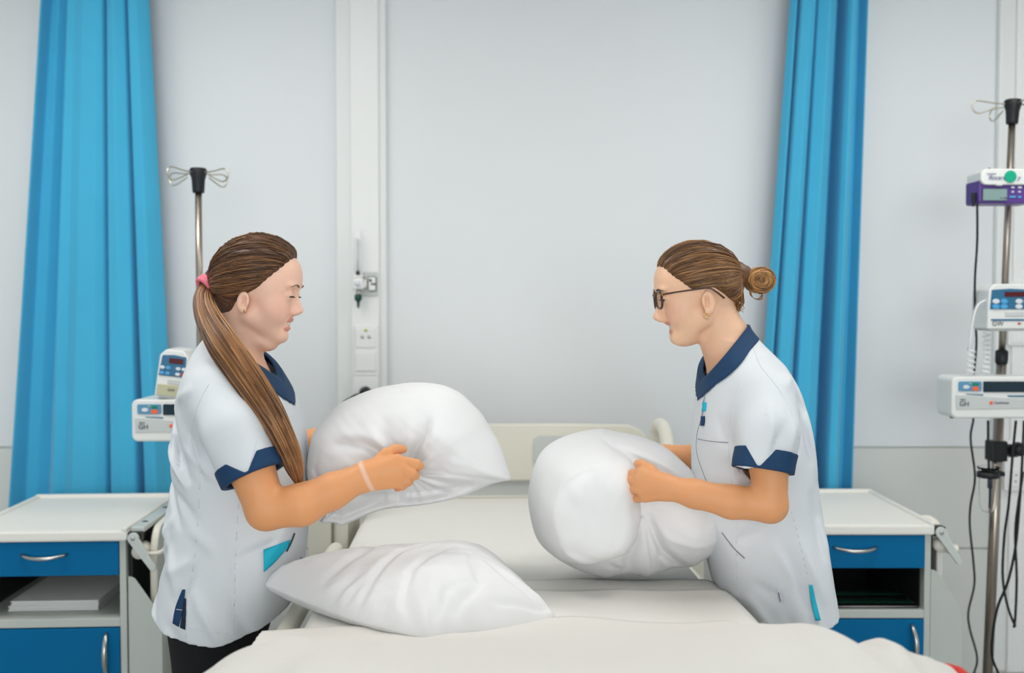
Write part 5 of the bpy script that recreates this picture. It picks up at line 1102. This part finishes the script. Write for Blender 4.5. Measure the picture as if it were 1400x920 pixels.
def ponytail():
    r = np.random.default_rng(71)
    C = [(290, 384, 2.15, 8), (281, 392, 2.135, 8.5), (277, 408, 2.105, 13), (283, 432, 2.06, 17), (302, 466, 1.995, 20), (330, 505, 1.955, 20), (357, 545, 1.93, 18), (378, 580, 1.925, 16), (393, 612, 1.93, 14), (403, 640, 1.935, 11), (409, 660, 1.94, 5)]
    P = cr([W(a, b, c) for a, b, c, _ in C], 6); wd = cr([(q[3]/650, 0) for q in C], 6)[:, 0]
    T = np.gradient(P, axis=0); T /= np.linalg.norm(T, axis=1)[:, None]; U = np.cross(T, [0, 1.0, 0]); U /= np.linalg.norm(U, axis=1)[:, None]; N = np.cross(U, T)
    mb = MB(); mb.tube(P-baseL, wd*0.78, 14, flat=0.55); me = bpy.data.meshes.new('ponytail'); me.from_pydata(mb.v, [], mb.f); me.polygons.foreach_set('use_smooth', [True]*len(me.polygons))
    a = me.attributes.new('Col', 'FLOAT_COLOR', 'POINT'); a.data.foreach_set('color', np.tile(np.array(srgb(104, 70, 44)), len(mb.v)).astype(np.float32)); pt = link('ponytail', me, 'hair', rootL)
    L, R_, K = [], [], []
    for i in range(330):
        a0 = r.random()*2*math.pi; rad = math.sqrt(r.random())*0.25+0.75; ph = r.random()*6.28; am = 0.10*r.random(); end = len(P)-int(r.random()**2*9); st = 0
        t = np.arange(st, end); aa = a0+0.5*np.sin(t/len(P)*3+ph)*0.5
        L.append(P[t]+(U[t]*np.cos(aa)[:, None]+N[t]*(np.sin(aa)*0.55)[:, None])*(wd[t]*(rad+am*np.sin(t*0.22+ph)))[:, None])
        q = np.linspace(0, 1, len(t)); R_.append(np.interp(q, [0, 0.06, 0.8, 1], [0.0010, 0.0017, 0.0014, 0.0004])*(0.7+0.6*r.random())); K.append(hair_color(r, (84, 54, 36), (142, 96, 58), (206, 152, 98)))
    tag(tubes('hair_strands', L, R_, K, 'hair', pt, baseL, 4, 0.7), kind='stuff')
    # loose wisp along the neck
    mb = MB(); 
    for k in range(3):
        c = W(282.5, 389.5, 2.138)-baseL; ax = np.array(W(281, 391, 2.14)-W(289, 385, 2.15)); ax /= np.linalg.norm(ax); u = np.cross(ax, [0, 1, 0]); u /= np.linalg.norm(u); v = np.cross(ax, u)
        cc = c+ax*(0.006*(k-1)); mb.tube([cc+(u*math.cos(t)+v*math.sin(t))*0.0190 for t in np.linspace(0, 2*math.pi, 25)], 0.0054, 8)
    mb.build('hair_tie', 'tie_pink', rootL)
ponytail()
# ------------------------------------------------------------------ nurse with glasses and bun (right)
def det_right(line, patch, tb, tn, root, base, HP, bb):
    line('placket_seam', [(962, 545), (959, 570), (953, 595), (953, 620), (962, 648), (967, 660)], 0.0010, 'seam_shadow')
    patch('name_badge', [(959, 569), (959, 576), (958, 582)], [(963, 569), (963, 576), (962, 582)], 'navy', 6, 3, 0.004, tn, 0.004)
    patch('badge_bead', [(961, 550), (961, 556), (960, 562)], [(965, 550), (965, 556), (964, 562)], 'turquoise', 6, 3, 0.004, tn, 0.004)
    line('badge_cord', [(964, 540), (962, 556), (960, 575)], 0.0008, 'navy_dark')
    line('pocket_seam', [(954, 600), (970, 603), (996, 605)], 0.0011, 'seam_shadow')
    line('pocket_seam', [(996, 605), (998, 640), (1001, 662)], 0.0009, 'stitch')
    line('pocket_edge', [(987, 728), (996, 740), (1006, 752), (1018, 763)], 0.0018, 'seam_shadow')
    line('pocket_seam', [(1006, 704), (1007, 760), (1009, 812), (1018, 842)], 0.0009, 'stitch', 2)
    line('seam', [(1082, 700), (1092, 735), (1100, 770), (1107, 800)], 0.0010, 'stitch', 2)
    line('seam', [(1012, 520), (1003, 548), (1000, 580), (1003, 604)], 0.0010, 'stitch')
    line('seam', [(1028, 470), (1040, 500), (1062, 528), (1080, 560), (1092, 600)], 0.0010, 'stitch')
    patch('side_vent', [(1106, 800), (1109, 824), (1115, 849)], [(1111, 800), (1116, 824), (1122, 848)], 'turquoise', 8, 4, 0.003)
    patch('fabric_label', [(1063, 808), (1064, 816), (1066, 824)], [(1068, 807), (1069, 815), (1070, 823)], 'stitch', 6, 3, 0.003)
    line('label_mark', [(1064.5, 810), (1065.5, 816), (1067, 822)], 0.0009, 'navy', None, 0.0042)
    line('seam', [(1040, 851), (1080, 852), (1110, 852)], 0.0009, 'stitch', 2)
    # hoop earring
    c = HP(-0.002, -0.082, -0.034)-base
    MB().tube([c+np.array([0.0055*math.cos(t), 0.001, 0.0055*math.sin(t)]) for t in np.linspace(0, 2*math.pi, 17)], 0.0009, 6).build('earring', 'gold', root)
    MB().lathe([(0.0003, -0.0022), (0.0022, 0), (0.0003, 0.0022)], tuple(c+np.array([0.003, -0.001, -0.006])), 'z', 10).build('earring', 'steel', root)
    # spectacles
    fr = []; lens = []
    def rim(s):
        P = []
        for k in range(28):
            a = 2*math.pi*k/28; yy = 0.0325+0.0245*abs(math.cos(a))**0.75*np.sign(math.cos(a)); zz_ = 0.001+0.0185*abs(math.sin(a))**0.8*np.sign(math.sin(a))
            P.append(HP(0.0975-0.005*(yy-0.01)/0.045-0.004*(0.02-zz_)/0.04, s*yy, zz_))
        return np.array(P+[P[0]])
    R = [rim(-1), rim(1)]
    g = tubes('glasses', R+[np.array([HP(0.0970, -0.009, 0.007), HP(0.0995, 0.0, 0.0095), HP(0.0970, 0.009, 0.007)])], [0.0027, 0.0027, 0.0022], [None]*3, 'tortoise', root, base, 8)
    for q in R:
        n = len(q)-1; c = q[:n].mean(0); MB().add(list(q[:n]-base)+[c-base], [(i, (i+1) % n, n) for i in range(n)], True).build('lens', 'lens', g)
    for s in (-1, 1):
        T = cr([HP(0.0925, s*0.058, 0.012), HP(0.088, s*0.067, 0.0135), HP(0.060, s*0.0745, 0.0185), HP(0.025, s*0.0790, 0.0235), HP(-0.006, s*0.0835, 0.0270), HP(-0.022, s*0.0855, 0.0190), HP(-0.040, s*0.0835, 0.0050)], 6)
        tubes('temple', [T], [np.interp(np.linspace(0, 1, len(T)), [0, 0.7, 0.85, 1], [0.0030, 0.0025, 0.0034, 0.0034])], [None], 'tortoise', g, base, 8, 0.7)
        h = cr([HP(0.093, s*0.058, 0.012), HP(0.089, s*0.067, 0.0135)], 3); MB().tube(h-base, 0.0028, 8).build('hinge', 'gold', g)
RIGHT = dict(
    sg=-1, Y0=2.20, ear=(955, 411), hs=0.985, foot=1052, hip=(0.108, 0.87), seed=81, dbl=False, lid=-0.0040, eg=0.0022, tb=0.0105, es=0.94, ez=0.003, chin=(0.0380, -0.0800), muz=0.0465, fx=0.036, ft=8, skin_arm=(233, 165, 114), skin_face=(250, 202, 168),
    label='nurse in white tunic with glasses and hair bun squeezing a pillow, facing left',
    nose=(0.1015, -0.037), ul=(0.0755, -0.0515), ll=(0.0672, -0.0690), gap=(0.072, -0.0605, 0.0036, 0.017, 24), chest_top=1.36,
    loft=[(440, 1018, 972, .055), (463, 1034, 962, .072), (480, 1052, 961, .105), (500, 1069, 960, .145), (535, 1088, 956, .172), (570, 1097, 950, .180), (600, 1102, 948, .180), (645, 1109, 948, .168), (700, 1118, 952, .160), (730, 1123, 958, .166), (767, 1130, 968, .176), (808, 1137, 980, .188), (840, 1142, 1000, .196), (880, 1146, 1020, .205)],
    neck=[(1012, 505, 2.20), (994, 470, 2.20), (976, 430, 2.20)], neck_r=[0.068, 0.052, 0.050],
    arms=dict(near=[(1052, 548, 2.04), (1051, 630, 1.985), (1053, 691, 1.972), (1000, 686, 1.975), (950, 675, 1.985), (906, 665, 2.000)],
              far=[(1040, 548, 2.37), (1020, 605, 2.42), (1004, 648, 2.43), (950, 628, 2.43), (888, 620, 2.42)]),
    arm_r=dict(near=[0.046, 0.0390, 0.0335, 0.0325, 0.0280, 0.0235], far=[0.046, 0.040, 0.036, 0.034, 0.024]),
    hands=dict(
        near=dict(c=(880, 660, 2.01),
            palm=[([(908, 660, 2.000), (879, 646, 2.008)], [0.019, 0.0125]), ([(908, 664, 1.998), (875, 656, 2.003)], [0.021, 0.0130]), ([(908, 668, 1.998), (876, 668, 2.003)], [0.020, 0.0125]), ([(908, 672, 2.000), (882, 679, 2.008)], [0.017, 0.0120])],
            fingers=[([(878, 646, 2.008), (866, 647, 2.030), (869, 649, 2.055), (878, 650, 2.065)], [.0105, .0092, .0085, .0075]),
                     ([(874, 656, 2.003), (863, 657, 2.028), (866, 659, 2.055), (876, 660, 2.065)], [.0108, .0094, .0086, .0076]),
                     ([(875, 668, 2.003), (864, 669, 2.028), (867, 670, 2.054), (877, 671, 2.064)], [.0104, .0090, .0082, .0073]),
                     ([(881, 679, 2.008), (870, 681, 2.030), (873, 682, 2.052), (881, 682, 2.060)], [.0095, .0082, .0075, .0067]),
                     ([(902, 656, 2.010), (888, 642, 2.020), (877, 635, 2.032), (872, 634, 2.045)], [.0155, .0120, .0105, .0090])]),
        far=dict(c=(860, 620, 2.40),
            palm=[([(888, 616, 2.42), (852, 610, 2.40)], [0.017, 0.011]), ([(888, 620, 2.42), (849, 618, 2.40)], [0.019, 0.0115]), ([(888, 624, 2.42), (850, 626, 2.40)], [0.017, 0.011]), ([(888, 627, 2.42), (854, 634, 2.40)], [0.015, 0.0105])],
            fingers=[([(852, 610, 2.40), (836, 611, 2.385), (830, 613, 2.365)], [.0095, .0085, .0075]), ([(849, 618, 2.40), (832, 620, 2.385), (826, 622, 2.365)], [.0095, .0085, .0075]),
                     ([(850, 626, 2.40), (834, 629, 2.385), (829, 631, 2.365)], [.0092, .0082, .0072]), ([(854, 634, 2.40), (842, 638, 2.388), (837, 640, 2.37)], [.0085, .0075, .0068]),
                     ([(880, 612, 2.405), (866, 604, 2.39), (858, 604, 2.375)], [.014, .0105, .0085])])),
    sleeve=dict(near=([(1048, 546, 2.055), (1049, 592, 2.000), (1043, 643, 1.985)], [0.060, 0.061, 0.059]), far=([(1042, 540, 2.345), (1028, 590, 2.40), (1018, 616, 2.415)], [0.064, 0.061, 0.058])),
    notch=0.15, cuff_w=0.040, neck_up=[(1014, 447), (966, 504)], neck_lo=[(1031, 462), (968, 525)], vee=0.16,
    hem=[(940, 858), (1020, 861), (1060, 863), (1122, 851), (1142, 834), (1160, 830)],
    folds=[(1030, 560, 1010, 600, 8, -4), (1015, 540, 1008, 600, 7, 4), (1070, 560, 1085, 620, 8, -4), (1082, 560, 1096, 640, 8, 4), (1085, 660, 1100, 740, 9, -4), (1070, 720, 1095, 790, 9, 4), (1050, 730, 1075, 800, 9, -4), (1030, 720, 1060, 770, 9, 3),
           (1100, 700, 1120, 790, 9, 4), (1112, 740, 1128, 820, 8, -4), (1010, 770, 1040, 790, 9, -3), (1000, 790, 1030, 830, 9, 4), (1045, 800, 1060, 850, 9, -3), (1080, 790, 1090, 850, 8, 3), (980, 600, 990, 660, 8, 3), (970, 560, 975, 600, 8, -3),
           (1040, 520, 1060, 500, 9, 3), (1060, 530, 1080, 560, 8, -3), (1035, 600, 1045, 560, 7, 3), (1062, 610, 1060, 570, 6, -3), (990, 720, 1015, 700, 8, -3)],
    details=det_right)
rootR, baseR, HPR, earR, tbR = build_person(RIGHT)
DKR, MDR, LTR = (84, 60, 44), (132, 94, 62), (190, 142, 92)
tieR = (-0.1020, 0.0, 0.0600)
hairR = hair_cap(RIGHT, rootR, baseR, HPR, earR, [(-0.13, 0.0), (-0.098, -0.022), (-0.086, -0.020), (-0.070, -0.004), (-0.045, 0.014), (-0.022, 0.027), (-0.004, 0.031), (0.012, 0.026), (0.026, 0.022), (0.040, 0.031), (0.055, 0.043), (0.074, 0.057), (0.094, 0.074), (0.12, 0.09)], tieR, 62, DKR, MDR, LTR, off=0.0085)
def bun():
    r = np.random.default_rng(91); c = W(1037, 383, 2.20); L, R_, K = [], [], []
    cu = (104, 70, 40), (162, 112, 62), (216, 164, 100)
    def core(P):
        d = ell(P, c+np.array([0.002, 0, 0]), (0.028, 0.028, 0.025)); return smin(d, rcone(P, HPR(-0.100, 0, 0.060), c, 0.011, 0.014), 0.01)
    V, Fq = nets(core, c-0.08, c+0.06, 0.003); o = npmesh('hair_bun', V, Fq, 'hair', rootR, baseR, np.tile(np.array(srgb(126, 86, 50)[:3]), (len(V), 1)))
    for k in range(340):                                    # strands coiled round the sideways axis of the bun
        a0 = r.random()*6.28; R0 = 0.005+0.028*r.random()**0.7; t = np.linspace(a0, a0+1.6+2.2*r.random(), 16); q = np.linspace(1.0, 0.88, 16)
        yy = r.choice([-1, -1, 1])*0.029*math.sqrt(max(0.0, 1-(R0/0.0335)**2)); w = 0.0035*np.sin(2*t+r.random())
        rr_ = (R0+0.0012*np.sin(t*2+k))*q
        L.append(c+np.stack([0.002+rr_*np.cos(t)*1.05, np.full(16, yy)+w*0.6, rr_*np.sin(t)*0.90+w*0.3], 1)); R_.append(np.interp(np.linspace(0, 1, 16), [0, .2, .8, 1], [.0007, .0017, .0017, .0007])); K.append(hair_color(r, *cu))
    for k in range(60):                                     # short tuft below the tie and strands into the bun
        p = HPR(-0.098, r.normal()*0.006, 0.062+r.normal()*0.004)
        if k < 40: L.append(cr([p, W(1013+r.normal()*2, 392, 2.19+r.normal()*0.01), W(1011+r.normal()*3, 408+r.random()*8, 2.19+r.normal()*0.012), W(1009+r.normal()*4, 420+r.random()*8, 2.19+r.normal()*0.012)], 5)); R_.append(np.interp(np.linspace(0, 1, 16), [0, .5, 1], [.0016, .0017, .0005]))
        else: L.append(cr([p, W(1020+r.normal(), 376+r.normal()*3, 2.195+r.normal()*0.005), W(1030+r.normal()*1.5, 377+r.normal()*4, 2.195+r.normal()*0.006)], 8)); R_.append([0.0013]*17)
        K.append(hair_color(r, *cu))
    for k in range(8):
        a = r.random(); L.append(cr([W(1026, 390, 2.19), W(1024+6*a, 402+5*a, 2.185), W(1034+8*a, 408+2*a, 2.18), W(1043, 400, 2.185)], 5)); R_.append([0.0005]*16); K.append(hair_color(r, *cu))
    tag(tubes('hair_strands', L, R_, K, 'hair', o, baseR, 4, 0.8), kind='stuff')
bun()
